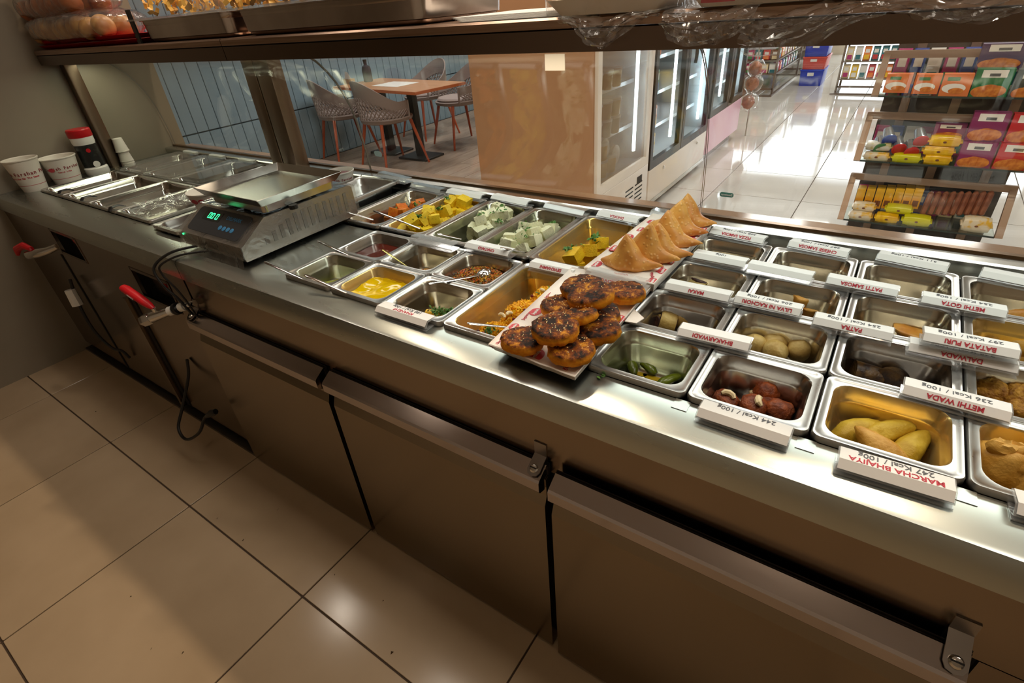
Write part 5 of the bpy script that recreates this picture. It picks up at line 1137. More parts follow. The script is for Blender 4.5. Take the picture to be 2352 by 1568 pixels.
m = MB(); rc = random.Random(4)
for px, py in ((880, 1380), (348, 1490), (220, 945), (590, 1010), (500, 1190), (770, 1320), (300, 1370), (900, 1500), (640, 1170), (50, 1290), (420, 1500), (560, 1240)):
    q = at(px, py, ZF); a = rc.uniform(0, 6); s_ = rc.uniform(0.003, 0.006)
    m.add([(q.x+s_*math.cos(a), q.y+s_*math.sin(a), ZF+0.0005), (q.x-s_, q.y+s_*0.5, ZF+0.0005), (q.x, q.y-s_*0.7, ZF+0.0005), (q.x, q.y, ZF+s_*0.6)], [(0, 1, 3), (1, 2, 3), (2, 0, 3), (0, 2, 1)])
tag(m.build('floor_crumbs', mat('brown_crumb', S(70, 48, 20), 0.7), kind='stuff'), 'dark food crumbs scattered on the staff side floor tiles', 'crumbs')
# ------------------------------------------------------------------ seating corner
rnd.seed(8)
SHELL = mat('chair_shell', S(150, 136, 132), 0.5); WOOD = mat('chair_leg_wood', S(190, 92, 54), 0.45, col2=S(168, 76, 42), scale=14, stretch=(1, 1, 0.2))
CUSH = mat('seat_cushion', S(168, 152, 148), 0.7)
def chair_proto():
    t = thing('armchair', 'grey lattice armchair with orange wooden legs, nearest the glass, back turned', 'chair', group='armchairs around the tables')
    def rim(a): return 0.60+0.20*max(0, math.cos(a*0.95))**1.6
    def pt(a, z): 
        f = 1-0.10*(0.80-z)/0.4; return (0.285*f*math.sin(a), -0.265*f*math.cos(a)-0.04*(z-0.45), z)
    A = [(-118+236*i/28)*PI/180 for i in range(29)]
    m = MB(); T = 0.012
    rows = []
    for k in range(4):
        u = k/3; rows.append([pt(a, rim(a)-0.15*(1-u)*(0.55+0.45*max(0, math.cos(a)))) for a in A])
    outer = rows; inner_ = [[(x*0.955, y*0.955, z) for x, y, z in r] for r in rows]; n = 29
    vs = [p for r in outer for p in r]+[p for r in inner_ for p in r]; o2 = n*4; fs = []
    for k in range(3):
        for i in range(n-1):
            fs.append((k*n+i, k*n+i+1, (k+1)*n+i+1, (k+1)*n+i)); fs.append((o2+k*n+i, o2+(k+1)*n+i, o2+(k+1)*n+i+1, o2+k*n+i+1))
    for i in range(n-1): fs.append((i, o2+i, o2+i+1, i+1)); fs.append((3*n+i, 3*n+i+1, o2+3*n+i+1, o2+3*n+i))
    for k in range(3):
        for e in (0, n-1): fs.append((k*n+e, (k+1)*n+e, o2+(k+1)*n+e, o2+k*n+e))
    m.add(vs, fs); m.build('backrest', SHELL, t)
    m = MB()
    for i in range(0, 27):
        for s in (-1, 1):
            j = i+3*s
            if 0 <= j < 29:
                a0, a1 = A[i], A[j]; z1 = rim(a1)-0.15*(0.55+0.45*max(0, math.cos(a1)))+0.01
                m.tube([pt(a0, 0.455), pt((a0+a1)/2, (0.455+z1)/2), pt(a1, z1)], 0.0065, 4)
    for e in (0, 28): m.tube([pt(A[e], 0.44), pt(A[e], rim(A[e]))], 0.012, 6)
    m.tube([pt(a, 0.455) for a in A], 0.011, 6); m.build('lattice', SHELL, t)
    m = MB(); m.loft([[(0.245*r*math.sin(2*PI*j/28), 0.245*r*math.cos(2*PI*j/28), z) for j in range(28)] for r, z in ((0.8, 0.41), (1.0, 0.425), (1.03, 0.45), (0.98, 0.455))]); m.build('seat', SHELL, t)
    m = MB(); m.loft([[(0.22*r*math.sin(2*PI*j/28), 0.22*r*math.cos(2*PI*j/28)+0.01, z) for j in range(28)] for r, z in ((0.95, 0.455), (1.0, 0.470), (0.93, 0.485), (0.5, 0.492))]); m.build('cushion', CUSH, t)
    for sx in (-1, 1):
        for sy in (-1, 1): MB().cyl((sx*0.16, sy*0.16, 0.42), (sx*0.245, sy*0.245, 0.0), 0.017, 10, r2=0.010).build('leg', WOOD, t)
    return t
c0 = chair_proto(); K = 1.03
CH_ = [((-3.03, 3.24), -0.24, None), ((-3.76, 3.30), -0.35, 'second grey armchair with its back turned, nearer the wall'), ((-2.90, 4.22), 2.75, 'grey armchair with its seat towards the glass, right of the table'),
       ((-3.60, 4.45), 2.9, 'grey armchair behind the wooden table'), ((-2.35, 4.62), 1.9, 'pale grey armchair half hidden by the column')]
for i, ((x, y), rz, l) in enumerate(CH_):
    o = c0 if i == 0 else copy_tree(c0)
    o.location = (x, y, ZF); o.rotation_euler = (0, 0, rz); o.scale = (K, K, K)
    if l: o['label'] = l
TOPW = mat('table_wood', S(206, 152, 108), 0.35, col2=S(186, 130, 88), scale=6, stretch=(1, 10, 10)); EDGEW = mat('table_edge', S(206, 112, 60), 0.45)
def table(name, label, cs, zt):
    pts = [Vector((x, y, 0)) for x, y in cs]; c = sum(pts, Vector())/4; t = thing(name, label, 'table', (c.x, c.y, ZF))
    q = [p-c for p in pts]; h = zt-ZF
    m = MB(); m.loft([[(p.x, p.y, h-0.026) for p in q], [(p.x, p.y, h-0.002) for p in q]]); m.build('table_edge', EDGEW, t)
    m = MB(); m.loft([[(p.x*.995, p.y*.995, h-0.002) for p in q], [(p.x*.995, p.y*.995, h) for p in q]]); m.build('tabletop', TOPW, t)
    ax = (q[1]-q[0]).normalized()
    for s in (-0.34, 0.26):
        b = ax*s*(q[1]-q[0]).length*0.62; m = MB(); m.box(b.x-0.035, b.y-0.035, 0.02, b.x+0.035, b.y+0.035, h-0.026); m.build('column_leg', BLACK, t)
        m = MB(); m.loft(rblock(0.40, 0.30, 0.0, 0.022, 0.01, 0.004, 2), M=Matrix.Translation(b)); m.build('base_plate', BLACK, t)
    return t
table('dining_table', 'wooden dining table with orange edge and black pedestal legs', [(-3.95, 3.40), (-2.53, 3.18), (-2.43, 3.80), (-3.85, 4.02)], -0.115)
table('dining_table', 'second dining table behind, mostly hidden by the column', [(-3.5, 5.15), (-2.3, 5.05), (-2.25, 5.7), (-3.45, 5.8)], -0.165)
bt = thing('glass_bottle', 'dark bottle with a narrow neck on the wooden table', 'bottle', (-3.76, 3.75, -0.115))
MB().lathe([(0.045, 0), (0.05, 0.01), (0.05, 0.12), (0.042, 0.15), (0.018, 0.165), (0.018, 0.195), (0.02, 0.196), (0.02, 0.205)], 20).build('bottle_body', mat('dark_bottle', S(50, 44, 52), 0.2, col2=S(70, 60, 70), scale=20), bt)
MB().lathe([(0.021, 0.195), (0.021, 0.215), (0.018, 0.217)], 16).build('bottle_cap', BLACK, bt)
nh = thing('napkin_holder', 'white napkins standing in a holder on the wooden table', 'napkins', (-3.90, 3.60, -0.115))
m = MB(); m.box(-0.06, -0.03, 0, 0.06, 0.03, 0.05); m.build('holder', mat('holder_wood', S(190, 160, 120), 0.5), nh)
m = MB()
for k in range(5): m.add([(-0.05+0.01*k, -0.02+0.008*k, 0.03), (0.05-0.004*k, -0.02+0.009*k, 0.03), (0.03-0.012*k, -0.025+0.010*k, 0.10+0.008*(k % 3)), (-0.02-0.01*k, -0.02+0.010*k, 0.12)], [(0, 1, 2, 3)])
m.build('napkins', PAPER, nh)
m = MB(); m.loft([rrect(0.42, 0.30, 0.004, -0.1145), rrect(0.42, 0.30, 0.004, -0.113)]); tag(m.build('place_mat', PAPER, loc=(-3.20, 3.60, 0), rot=(0, 0, -0.1)), 'white paper mat on the wooden table', 'mat')
m = MB(); m.loft([rrect(0.34, 0.2, 0.03, -0.16), rrect(0.46, 0.30, 0.03, -0.02), rrect(0.44, 0.28, 0.03, -0.02), rrect(0.33, 0.19, 0.03, -0.15)]); pl_ = tag(m.build('planter', mat('dark_planter', S(40, 40, 36), 0.5), loc=(-3.05, 5.35, 0)), 'dark tapered bowl on the rear table', 'bowl')
m = MB(); m.loft([[(0.04*math.cos(j*PI/5), 0.02*math.sin(j*PI/5), 0) for j in range(10)], [(0.05*math.cos(j*PI/5+.3), 0.03*math.sin(j*PI/5), 0.06) for j in range(10)], [(0.02*math.cos(j*PI/5), 0.02*math.sin(j*PI/5), 0.12) for j in range(10)]]); tag(m.build('napkin', PAPER, loc=(-2.62, 5.3, -0.163)), 'crumpled white napkin beside the dark bowl', 'napkin')

# ------------------------------------------------------------------ refrigerated display cases along the aisle
FW = mat('fridge_white', S(226, 216, 206), 0.35); FB = mat('fridge_black', S(34, 34, 36), 0.35); FIN = mat('fridge_liner', S(186, 198, 204), 0.3)
LEDW = mat('led_tube', S(240, 250, 255), 0.5, emit=(0.85, 0.95, 1.0, 1), es=9.0); SHELFW = mat('wire_shelf', S(206, 214, 220), 0.3, 0.6)
XF = -0.12
def fridge(label, y0, y1, zd, ztop, frm, base, doors, leds, shelves, kick=0.05):
    t = thing('display_fridge', label, 'fridge', (0, 0, 0), group='display fridges by the aisle'); xb = XF-0.70
    m = MB(); m.box(xb, y0, zd, xb+0.03, y1, ztop); m.box(xb, y0, zd, XF-0.035, y0+0.03, ztop); m.box(xb, y1-0.03, zd, XF-0.035, y1, ztop); m.box(xb, y0, ztop-0.04, XF-0.035, y1, ztop); m.box(xb, y0, zd, XF-0.035, y1, zd+0.03)
    m.build('cabinet', FIN, t)
    m = MB(); m.loft(rblock(0.70, y1-y0, ZF+kick, zd-0.003, 0.006, 0.002, 2, XF-0.35, (y0+y1)/2)); b = m.build('base_panel', base, t)
    m = MB(); m.box(XF-0.66, y0+0.03, ZF, XF-0.06, y1-0.03, ZF+kick); m.build('kick', FB if kick > 0.1 else STEEL_DARK, t)
    for (a, c) in doors:
        d = MB(); f = 0.045
        d.box(XF-0.035, a, zd, XF, a+f, ztop); d.box(XF-0.035, c-f, zd, XF, c, ztop); d.box(XF-0.035, a+f, zd, XF, c-f, zd+f*1.2); d.box(XF-0.035, a+f, ztop-f, XF, c-f, ztop)
        do = d.build('door', frm, t)
        g = MB(); g.box(XF-0.020, a+f, zd+f*1.2, XF-0.016, c-f, ztop-f); g.build('door_glass', FRIDGE_GLASS, do)
    for z in shelves:
        m = MB(); m.box(xb+0.05, y0+0.04, z-0.006, XF-0.12, y1-0.04, z); m.box(XF-0.12, y0+0.04, z-0.016, XF-0.115, y1-0.04, z+0.006); m.build('shelf', SHELFW, t)
    for y in leds:
        m = MB()
        m.box(XF-0.075, y-0.010, zd+0.10, XF-0.060, y+0.010, ztop-0.05); m.build('led_tube', LEDW, t)
    return t, b
f1, b1_ = fridge('white framed display fridge beside the orange column', 2.03, 2.805, -0.455, 0.95, FW, FW, [(2.035, 2.80)], [2.70], [-0.20, 0.06, 0.34])
m = MB()
for k in range(9):
    for j in range(2): m.box(XF-0.002, 2.44+0.15*j, -0.55-0.028*k, XF+0.0015, 2.56+0.15*j, -0.541-0.028*k)
m.box(XF-0.002, 2.62, -0.545, XF+0.002, 2.70, -0.50); m.build('vent_slots', DARK, f1)
f2, b2_ = fridge('black framed two door display fridge in the middle of the aisle', 2.83, 4.09, -0.515, 0.95, FB, FW, [(2.835, 3.44), (3.45, 4.085)], [3.38, 4.02], [-0.30, -0.08, 0.14, 0.36])
for y in (3.1, 3.85):
    m = MB(); m.lathe([(0.012, 0), (0.012, 0.006), (0.006, 0.010)], 12, M=frame((XF, y, -0.56), (0, 1, 0), (0, 0, 1))); m.build('lock', CHROME, f2)
m = MB(); m.box(XF-0.002, 2.84, -0.76, XF+0.004, 4.08, -0.735); m.build('base_trim', STEEL, f2)
PINK = mat('pink_base_panel', S(226, 182, 206), 0.35, col2=S(238, 206, 224), scale=3, lo=0.3, hi=0.7)
f3, b3_ = fridge('display fridge with a pink base panel at the far end of the row', 4.14, 5.17, -0.435, 0.95, FB, PINK, [(4.145, 4.66), (4.67, 5.165)], [4.60, 5.08], [-0.25, 0.0, 0.25], 0.09)
m = MB(); m.tube([(XF+0.03, 4.62, 0.3), (XF+0.04, 4.62, 0.25), (XF+0.04, 4.62, -0.34), (XF+0.03, 4.62, -0.39)], 0.016, 8); m.build('door_handle', FB, f3)
m = MB(); m.tube([(XF+0.03, 3.50, 0.30), (XF+0.035, 3.50, 0.26), (XF+0.035, 3.50, 0.10), (XF+0.03, 3.50, 0.06)], 0.012, 8); m.build('door_handle', FB, f2)
JAR = mat('tub_side', S(214, 186, 120), 0.4); JAR2 = mat('tub_amber', S(220, 170, 60), 0.4); GREYT = mat('tub_grey', S(150, 150, 140), 0.4)
def jarmesh(mt):
    m = MB(); m.lathe([(0.050, 0), (0.056, 0.085), (0.059, 0.087), (0.059, 0.098), (0.055, 0.101)], 20); m.f = m.f; o = m.build('food_tub', [mt, WHITE])
    for p in o.data.polygons:
        if p.center.z > 0.086: p.material_index = 1
    me = o.data; bpy.data.objects.remove(o); return me
jm = [jarmesh(x) for x in (JAR, JAR2, GREYT)]
for z, ys_, kind_, lab in ((-0.200, (2.12, 2.25, 2.38, 2.50), 2, 'white lidded grey tub on the fridge shelf'), (-0.100, (2.12, 2.25, 2.38, 2.50), 0, 'white lidded tub stacked on the fridge shelf'), (0.06, (2.12, 2.25, 2.38, 2.5), 0, 'pale lidded tub on the upper fridge shelf'), (-0.425, (2.20, 2.33, 2.46), 1, 'amber tub at the bottom of the white fridge'), (-0.324, (2.20, 2.33), 1, 'amber tub stacked at the bottom of the white fridge')):
    for y in ys_: tag(put('food_tub', jm[kind_], None, (XF-0.14, y, z)), lab, 'tub', lab+'s')
for y, z in ((2.36, -0.325), (2.52, -0.40)):
    m = MB(); m.lathe([(0.060, 0), (0.060, 0.02), (0.045, 0.022)], 20); o = m.build('round_tub', [WHITE, ], loc=(XF-0.13, y, z+0.06), rot=(0, PI/2, 0)); tag(o, 'round white tub turned to the door, '+('upper' if y < 2.4 else 'lower'), 'tub')
PK = [mat('pack_'+n_, c, 0.35) for n_, c in (('red', S(196, 40, 44)), ('magenta', S(176, 40, 110)), ('orange', S(226, 120, 40)), ('green', S(60, 120, 70)), ('yellow', S(236, 190, 30)), ('blue', S(40, 70, 160)), ('white', S(224, 220, 214)), ('brown', S(120, 70, 40)), ('teal', S(40, 110, 120)), ('cream', S(226, 204, 160)))]
CN = ('red', 'magenta', 'orange', 'green', 'yellow', 'blue', 'white', 'brown', 'teal', 'cream')
PMESH = {}
def pack(ci, w_, d_, h_, loc, label, group, rz=0.0, name='packet'):
    key = (ci, round(w_, 3), round(d_, 3), round(h_, 3))
    if key not in PMESH:
        m = MB(); m.loft([rrect(w_, d_*0.7, 0.004, 0, 2), rrect(w_, d_, 0.006, 0.012, 2), rrect(w_, d_, 0.006, h_-0.014, 2), rrect(w_, d_*0.5, 0.003, h_, 2)]); m.box(-w_*0.3, -d_/2-0.0012, h_*0.55, w_*0.3, -d_/2, h_*0.8, 1); m.box(-w_*0.35, -d_/2-0.001, h_*0.1, w_*0.35, -d_/2, h_*0.42, 2)
        o = m.build(name, [PK[ci], PK[6], PK[(ci+2) % 10]], smooth=False); PMESH[key] = o.data; bpy.data.objects.remove(o)
    return tag(put(name, PMESH[key], None, loc, (0, 0, rz)), label, 'packet', group)
for z, cs in ((-0.485, (0, 2, 4)), (-0.30, (7, 3, 2)), (-0.08, (2, 1, 3)), (0.14, (1, 3, 0))):
    for i, c in enumerate(cs): pack(c, 0.085, 0.06, 0.15, (XF-0.13, 2.93+0.10*i, z), CN[c]+' packet in the black framed fridge, shelf at %s' % {-0.485: 'the bottom', -0.30: 'knee level', -0.08: 'mid level', 0.14: 'the top'}[z], 'packets in the black framed fridge', PI/2)
# hanging bags of rolls at the end of the row
hb = thing('hanging_bread_bag', 'clear bags of brown bread rolls hanging at the end of the fridge row', 'bag', (0.0, 5.28, 0))
for k, (dz, r) in enumerate(((-0.20, 0.07), (-0.33, 0.075), (-0.50, 0.075))):
    m = MB(); m.add(*blob(r*1.15, r, r*1.1, k, 0.2, 2, 18, 12)); m.build('clear_bag', FILM, hb).location = (-0.05-0.01*k, 0, dz)
    m = MB(); m.add(*blob(r*0.8, r*0.7, r*0.85, k+4, 0.2, 2, 14, 10)); m.build('bread', BUN, hb).location = (-0.06-0.01*k, 0, dz)
m = MB(); m.tube([(-0.06, 0.02, -0.82), (-0.06, 0.02, 0.1)], 0.008, 6); m.build('stand', STEEL, hb)

# ------------------------------------------------------------------ far shelving, crates and racks
RACK = mat('rack_brown', S(120, 104, 92), 0.4, 0.6)
def rack(label, x0, x1, y0, y1, zs_, foot=True):
    t = thing('shop_rack', label, 'rack', ((x0+x1)/2, (y0+y1)/2, ZF), group='shop racks'); w_, d_ = x1-x0, y1-y0
    for sx in (-1, 1):
        for sy in (-1, 1): MB().box(sx*w_/2-0.012, sy*d_/2-0.012, 0, sx*w_/2+0.012, sy*d_/2+0.012, zs_[-1]+0.28-ZF).build('upright', RACK, t)
        if foot: MB().box(sx*w_/2-0.014, -d_/2-0.08, 0, sx*w_/2+0.014, d_/2+0.08, 0.02).build('foot', RACK, t)
    MB().box(-w_/2, -d_/2-0.012, 0.07, w_/2, -d_/2+0.012, 0.09).build('crossbar', RACK, t)
    MB().box(-w_/2-0.05, -d_/2-0.10, 0.0, w_/2+0.02, -d_/2-0.075, 0.018).build('crossbar', RACK, t)
    for z in zs_: MB().box(-w_/2, -d_/2, z-0.012-ZF, w_/2, d_/2, z-ZF).build('shelf_board', RACK, t)
    return t
rack('brown metal rack of bottles and jars behind the display stand', 0.42, 1.30, 7.85, 8.25, (-0.65, -0.45, -0.24))
for r_, z in enumerate((-0.65, -0.45, -0.24)):
    for i in range(9):
        c = rnd.choice((2, 3, 0, 9, 5, 4, 6, 8)); m_ = (0.07, 0.06, 0.15)
        pack(c, 0.075, 0.06, 0.16, (0.48+0.092*i, 7.92, z), CN[c]+' bottle or jar on the %s shelf of the brown rack' % ('lowest', 'middle', 'upper')[r_], 'goods on the brown rack', 0.0)
rack('low rack of goods behind the hanging bread', -1.0, -0.30, 7.6, 9.3, (-0.56, -0.40, -0.20)); rack('second low rack of goods beside the blue crates', -0.62, -0.24, 9.5, 10.9, (-0.60, -0.42, -0.22))
for z in (-0.56, -0.40, -0.20):
    for i in range(7):
        c = rnd.randrange(10); pack(c, 0.085, 0.07, 0.12, (-0.95+0.10*i, 7.66, z), CN[c]+' packet on the front of the low rack', 'goods on the low rack')
    for i in range(8):
        c = rnd.randrange(10); pack(c, 0.12, 0.07, 0.12, (-0.35, 7.8+0.18*i, z), CN[c]+' packet along the side of the low rack', 'goods along the low rack', PI/2)
for x0, x1, l in ((-2.6, -0.6, 'long far shelf on the shop end wall'), (1.1, 3.0, 'far shelf right of the daylight opening')):
    rack(l, x0, x1, 11.2, 11.6, (-0.6, -0.3, 0.0, 0.3), False)
    for z in (-0.6, -0.3, 0.0, 0.3):
        for i in range(10 if x0 < 0 else 4):
            c = rnd.randrange(10); pack(c, 0.15, 0.1, 0.20, (x0+0.15+0.19*i, 11.25, z), CN[c]+' packet on the '+('long far shelf' if x0 < 0 else 'far shelf by the opening'), 'goods on the '+('long far shelf' if x0 < 0 else 'right far shelf'))
for k, (z0, z1, mt, l, dx) in enumerate(((ZF, -0.612, mat('blue_crate', S(24, 60, 190), 0.4), 'bottom blue plastic crate of the stack', 0.0), (-0.61, -0.455, mat('red_crate', S(214, 60, 44), 0.4), 'red plastic crate between two blue ones', 0.004), (-0.452, -0.28, mat('blue_crate', S(24, 60, 190), 0.4), 'upper blue plastic crate on the red one', 0.0))):
    t = thing('plastic_crate', l, 'crate', (0.025+dx, 8.62, z0), group='stacked crates'); h_ = z1-z0
    m = MB(); m.loft([rrect(0.27, 0.42, 0.012, 0), rrect(0.29, 0.44, 0.012, h_-0.02), rrect(0.305, 0.455, 0.012, h_-0.018), rrect(0.305, 0.455, 0.012, h_), rrect(0.28, 0.43, 0.012, h_), rrect(0.262, 0.41, 0.012, 0.01)], True, True); m.build('crate_body', mt, t)
    for j in range(4): MB().box(-0.13, -0.222, 0.03+j*0.028, 0.13, -0.216, 0.038+j*0.028).build('rib', mt, t)
    MB().box(-0.05, -0.2275, h_*0.62, 0.03, -0.224, h_*0.82).build('print', WHITE, t)

# ------------------------------------------------------------------ tiered display stand in front of the counter
st = thing('display_stand', 'three tier brown framed display stand of packaged snacks', 'display stand', (0, 0, 0))
FR = mat('stand_frame', S(150, 124, 104), 0.4, 0.3)
GLS = clear_mat('shelf_glass', (0.90, 0.95, 0.92, 1), 0.03, 0.9); GED = mat('shelf_glass_edge', S(40, 52, 48), 0.2)
X0, X1 = 1.075, 1.72
TIERS = ((-0.566, -0.372), (-0.262, -0.074), (0.032, 0.190))
for zs_, zt_ in TIERS:
    MB().box(X0+0.012, 2.50, zs_-0.006, X1-0.012, 2.76, zs_).build('glass_shelf', GLS, st)
    MB().box(X0+0.012, 2.497, zs_-0.007, X1-0.012, 2.5005, zs_+0.001).build('shelf_edge', GED, st)
    MB().box(X0-0.012, 2.61, zt_-0.018, X1+0.012, 2.625, zt_+0.014).build('top_rail', FR, st)
    for x in (X0, X1): MB().loft([[(x-0.014, y, z) for y, z in ((2.475, zs_+0.004), (2.62, zt_+0.010), (2.62, zt_-0.02), (2.505, zs_-0.008))], [(x+0.014, y, z) for y, z in ((2.475, zs_+0.004), (2.62, zt_+0.010), (2.62, zt_-0.02), (2.505, zs_-0.008))]]).build('side_rail', FR, st)
for x in (1.20, 1.40, 1.62): MB().box(x-0.018, 2.765, ZF+0.06, x+0.018, 2.785, 0.30).build('upright', FR, st)
MB().box(X0+0.03, 2.80, ZF+0.06, X1-0.01, 2.82, 0.30).build('back_panel', mat('stand_back', S(74, 64, 58), 0.5), st)
MB().box(X0+0.02, 2.55, ZF, X1-0.02, 3.0, ZF+0.06).build('base', BLACK, st)
PIC = mat('biscuit_print', S(222, 140, 60), 0.5, col2=S(190, 100, 36), scale=50)
def carton(label, pl, pr, pb, pt_, y, mt, dep=0.045, art='round', tilt=0.0):
    a = at(pl, pb, y, 1); b = at(pr, pb, y, 1); c = at((pl+pr)/2, pt_, y, 1); w_ = abs(b.x-a.x); z0 = min(a.z, b.z); h_ = max(0.03, c.z-(a.z+b.z)/2)
    t = thing('carton', label, 'carton', ((a.x+b.x)/2, y, (a.z+b.z)/2), (-tilt, 0, 0), group='cartons on the display stand')
    m = MB(); m.box(-w_/2+0.001, 0, 0, w_/2-0.001, dep, h_); m.build('box', mt, t)
    if art == 'round':
        m = MB()
        for k, dx in enumerate((-0.18, 0.14, 0.0)): m.loft([[(dx*w_+w_*0.30*math.cos(j*PI/10), -q, h_*(0.20+0.03*k)+h_*0.20*math.sin(j*PI/10)) for j in range(20)] for q in (0.0003+0.0004*k, 0.0007+0.0004*k)])
        m.build('biscuit_print', PIC, t)
        m = MB(); m.box(-w_*0.33, -0.0012, h_*0.70, w_*0.33, 0, h_*0.96); m.build('white_label', PAPER, t)
        m = MB(); m.box(-w_*0.13, -0.0018, h_*0.74, w_*0.15, -0.0011, h_*0.84); m.build('dark_print', INK, t)
    else:
        m = MB(); m.loft([[(-w_*0.05+w_*0.40*math.cos(j*PI/10), -q, h_*0.36+h_*0.22*math.sin(j*PI/10)) for j in range(20)] for q in (0.0004, 0.0008)]); m.build('plate_print', PAPER, t)
        m = MB(); m.loft([[(w_*0.05+w_*0.26*math.cos(j*PI/10), -q, h_*0.24+h_*0.14*math.sin(j*PI/10)) for j in range(20)] for q in (0.001, 0.0014)]); m.build('patty_print', PIC, t)
        m = MB(); m.box(-w_*0.34, -0.001, h_*0.70, w_*0.08, 0, h_*0.86); m.build('name_print', PK[3], t)
    return t
OR_ = mat('carton_orange', S(222, 122, 64), 0.4); PU = mat('carton_purple', S(136, 40, 96), 0.4); RD = mat('carton_red', S(198, 34, 40), 0.4); GR = mat('carton_green', S(30, 112, 64), 0.4); VI = mat('carton_violet', S(84, 58, 96), 0.4); DKC = mat('carton_dark', S(60, 62, 56), 0.4)
for i, (a, b, c, d) in enumerate(((2026, 2086, 213, 170), (2091, 2152, 216, 171), (2153, 2222, 221, 170))): carton(('orange carton nearest the aisle on the top tier', 'middle orange carton on the top tier', 'third orange carton, beside the green one')[i], a, b, c, d, 2.515, OR_, art='plate')
carton('green carton with biscuits on the top tier', 2222, 2310, 224, 158, 2.52, GR); carton('dark carton at the frame edge of the top tier', 2314, 2400, 228, 160, 2.52, DKC); carton('violet carton standing behind the green one', 2238, 2345, 160, 100, 2.58, VI)
carton('purple carton lying below another purple one', 2190, 2272, 386, 326, 2.515, PU); carton('purple carton stacked on the purple one', 2214, 2300, 324, 258, 2.535, PU); carton('red carton at the bottom of the middle tier', 2274, 2362, 392, 330, 2.515, RD); carton('red carton stacked on the red one', 2303, 2392, 328, 262, 2.535, RD)
carton('flat purple carton with a white label behind the yellow packs', 2138, 2212, 318, 285, 2.60, PU)
PKT = {'yellow': mat('foil_yellow', S(240, 198, 20), 0.22, col2=S(222, 170, 10), scale=30, bump=0.4), 'white': mat('foil_white', S(226, 214, 190), 0.25, col2=S(226, 180, 60), scale=26, lo=0.5, hi=0.62, bump=0.4), 'lime': mat('foil_lime', S(208, 206, 20), 0.22, bump=0.4, scale=30), 'clear': mat('foil_silver', S(206, 204, 196), 0.2, col2=S(180, 170, 110), scale=24, lo=0.5, hi=0.6, bump=0.4)}
def pillow(label, pl, pr, pc, y, h_, col, dep=0.07):
    a = at(pl, pc, y, 1); b = at(pr, pc, y, 1); w_ = abs(b.x-a.x); t = thing('snack_pack', label, 'snack pack', ((a.x+b.x)/2, y+dep/2, (a.z+b.z)/2), group='snack packs on the stand')
    m = MB(); m.loft([[(w_*u/2, dep/2*e*math.copysign(abs(math.cos(j*PI/8))**0.6, math.cos(j*PI/8)), h_*0.62*e2*math.copysign(abs(math.sin(j*PI/8))**0.7, math.sin(j*PI/8))) for j in range(16)] for u, e, e2 in ((-1.0, 1.0, 0.16), (-0.90, 0.98, 0.18), (-0.85, 0.98, 0.84), (-0.55, 1, 0.97), (0.0, 1, 1), (0.55, 1, .97), (0.85, .98, .84), (0.90, .98, .18), (1.0, 1.0, 0.16))]); m.build('wrapper', PKT[col], t)
    m = MB(); m.loft([[(0.007*math.cos(j*PI/6), -dep/2-0.0005, 0.0045*math.sin(j*PI/6)) for j in range(12)], [(0.007*math.cos(j*PI/6), -dep/2-0.0015, 0.0045*math.sin(j*PI/6)) for j in range(12)]]); m.build('brown_seal', PK[7], t)
for a in (('silver pack lying on another at the aisle end of the middle tier', 1985, 2050, 338, 2.53, 0.035, 'clear'), ('pale pack at the bottom of the aisle end, middle tier', 1980, 2045, 361, 2.52, 0.035, 'white'), ('lime yellow pack on the middle tier', 2045, 2118, 365, 2.52, 0.036, 'lime'), ('bottom yellow pack of the stack of three', 2118, 2188, 368, 2.52, 0.040, 'yellow'),
          ('second yellow pack of the stack of three', 2116, 2196, 349, 2.525, 0.036, 'yellow'), ('topmost yellow pack of the stack of three', 2130, 2212, 327, 2.53, 0.038, 'yellow'), ('dull gold pack behind the lime one', 2070, 2116, 346, 2.58, 0.03, 'clear'),
          ('pale pack lying on another on the bottom tier', 1955, 2012, 478, 2.54, 0.035, 'white'), ('pale yellow pack at the aisle end of the bottom tier', 1946, 2005, 498, 2.52, 0.038, 'white'), ('yellow pack on the bottom tier', 2006, 2066, 504, 2.52, 0.038, 'yellow'), ('long lime pack above the yellow one, bottom tier', 2030, 2098, 484, 2.55, 0.036, 'lime'), ('lime pack in the middle of the bottom tier', 2068, 2142, 510, 2.52, 0.044, 'lime'), ('white pack with a red oval on the bottom tier', 2204, 2282, 520, 2.515, 0.060, 'white')): pillow(*a)
for i in range(7): 
    p = at(1975+22*i, 452, 2.62, 1); m = MB(); m.box(-0.0185, 0, -0.062, 0.0185, 0.07, 0.042); o = m.build('yellow_carton', mat('yellow_card', S(238, 190, 40), 0.4, col2=S(230, 160, 20), scale=6)); o.location = p; tag(o, 'thin yellow carton in the row on the bottom tier', 'carton', 'thin yellow cartons'); MB().box(-0.012, -0.001, -0.05, 0.012, 0, -0.02).build('red_print', PK[7], o)
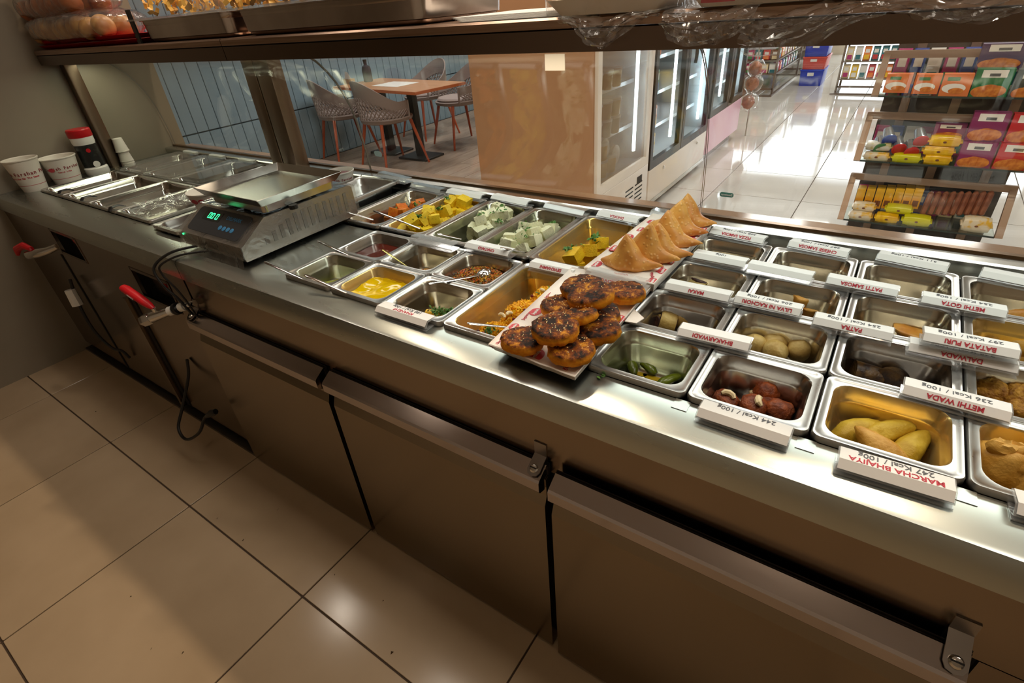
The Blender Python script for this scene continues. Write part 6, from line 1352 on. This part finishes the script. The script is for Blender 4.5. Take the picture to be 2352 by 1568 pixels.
for i in range(9):
    p = at(2128+17*i, 466, 2.60, 1); m = MB(); m.tube([(0, 0, -0.062), (0, 0, -0.055), (0.004, 0.004, 0.0), (0.006, 0.01, 0.045), (0.006, 0.01, 0.055)], [0.006, 0.0135, 0.014, 0.0135, 0.005], 10); o = m.build('wafer_stick', mat('brown_wrapper', S(150, 92, 66), 0.3, col2=S(120, 66, 44), scale=30)); o.location = p; tag(o, 'brown wrapped stick in the row on the bottom tier', 'snack', 'brown wrapped sticks')
CUPS_ = ((2020, 318, 3, 'green lidded cup lying on the middle tier'), (2062, 318, 0, 'red lidded cup lying on the middle tier'), (2090, 326, 0, 'lower red lidded cup on the middle tier'), (2112, 300, 0, 'raised red lidded cup beside the purple carton'), (2040, 298, 5, 'silver cup behind the red lids'))
for px, py, c, l in CUPS_:
    p = at(px, py, 2.60, 1); t = tag(MB().lathe([(0.020, 0), (0.027, 0.06), (0.030, 0.062), (0.030, 0.068)], 18).build('lidded_cup', mat('silver_cup', S(190, 190, 196), 0.2, 0.8), loc=p, rot=(2.1, 0, 0.3)), l, 'cup', 'lidded cups'); MB().lathe([(0.031, 0.066), (0.031, 0.072), (0.026, 0.074)], 18).build('lid', PK[c], t)
for z, n_ in ((0.035, 9), (-0.262, 8), (-0.566, 8)):
    for i in range(n_):
        c = (1, 5, 6, 1, 5, 1, 9, 6, 3)[i]; pack(c, 0.055, 0.05, 0.165 if z > 0 else 0.12, (1.14+0.063*i, 2.72, z), CN[c]+' packet standing at the back of the '+{0.035: 'top', -0.262: 'middle', -0.566: 'bottom'}[z]+' tier', 'packets at the back of the stand')
# lettering becomes plain mesh parts
bpy.context.view_layer.update()
dg = bpy.context.evaluated_depsgraph_get()
for o in [o for o in bpy.data.objects if o.type == 'FONT']:
    me = bpy.data.meshes.new_from_object(o.evaluated_get(dg))
    n = o.name; o.name = 'old'; q = bpy.data.objects.new(n, me); COL.objects.link(q)
    q.parent = o.parent; q.matrix_local = o.matrix_local
    bpy.data.objects.remove(o)
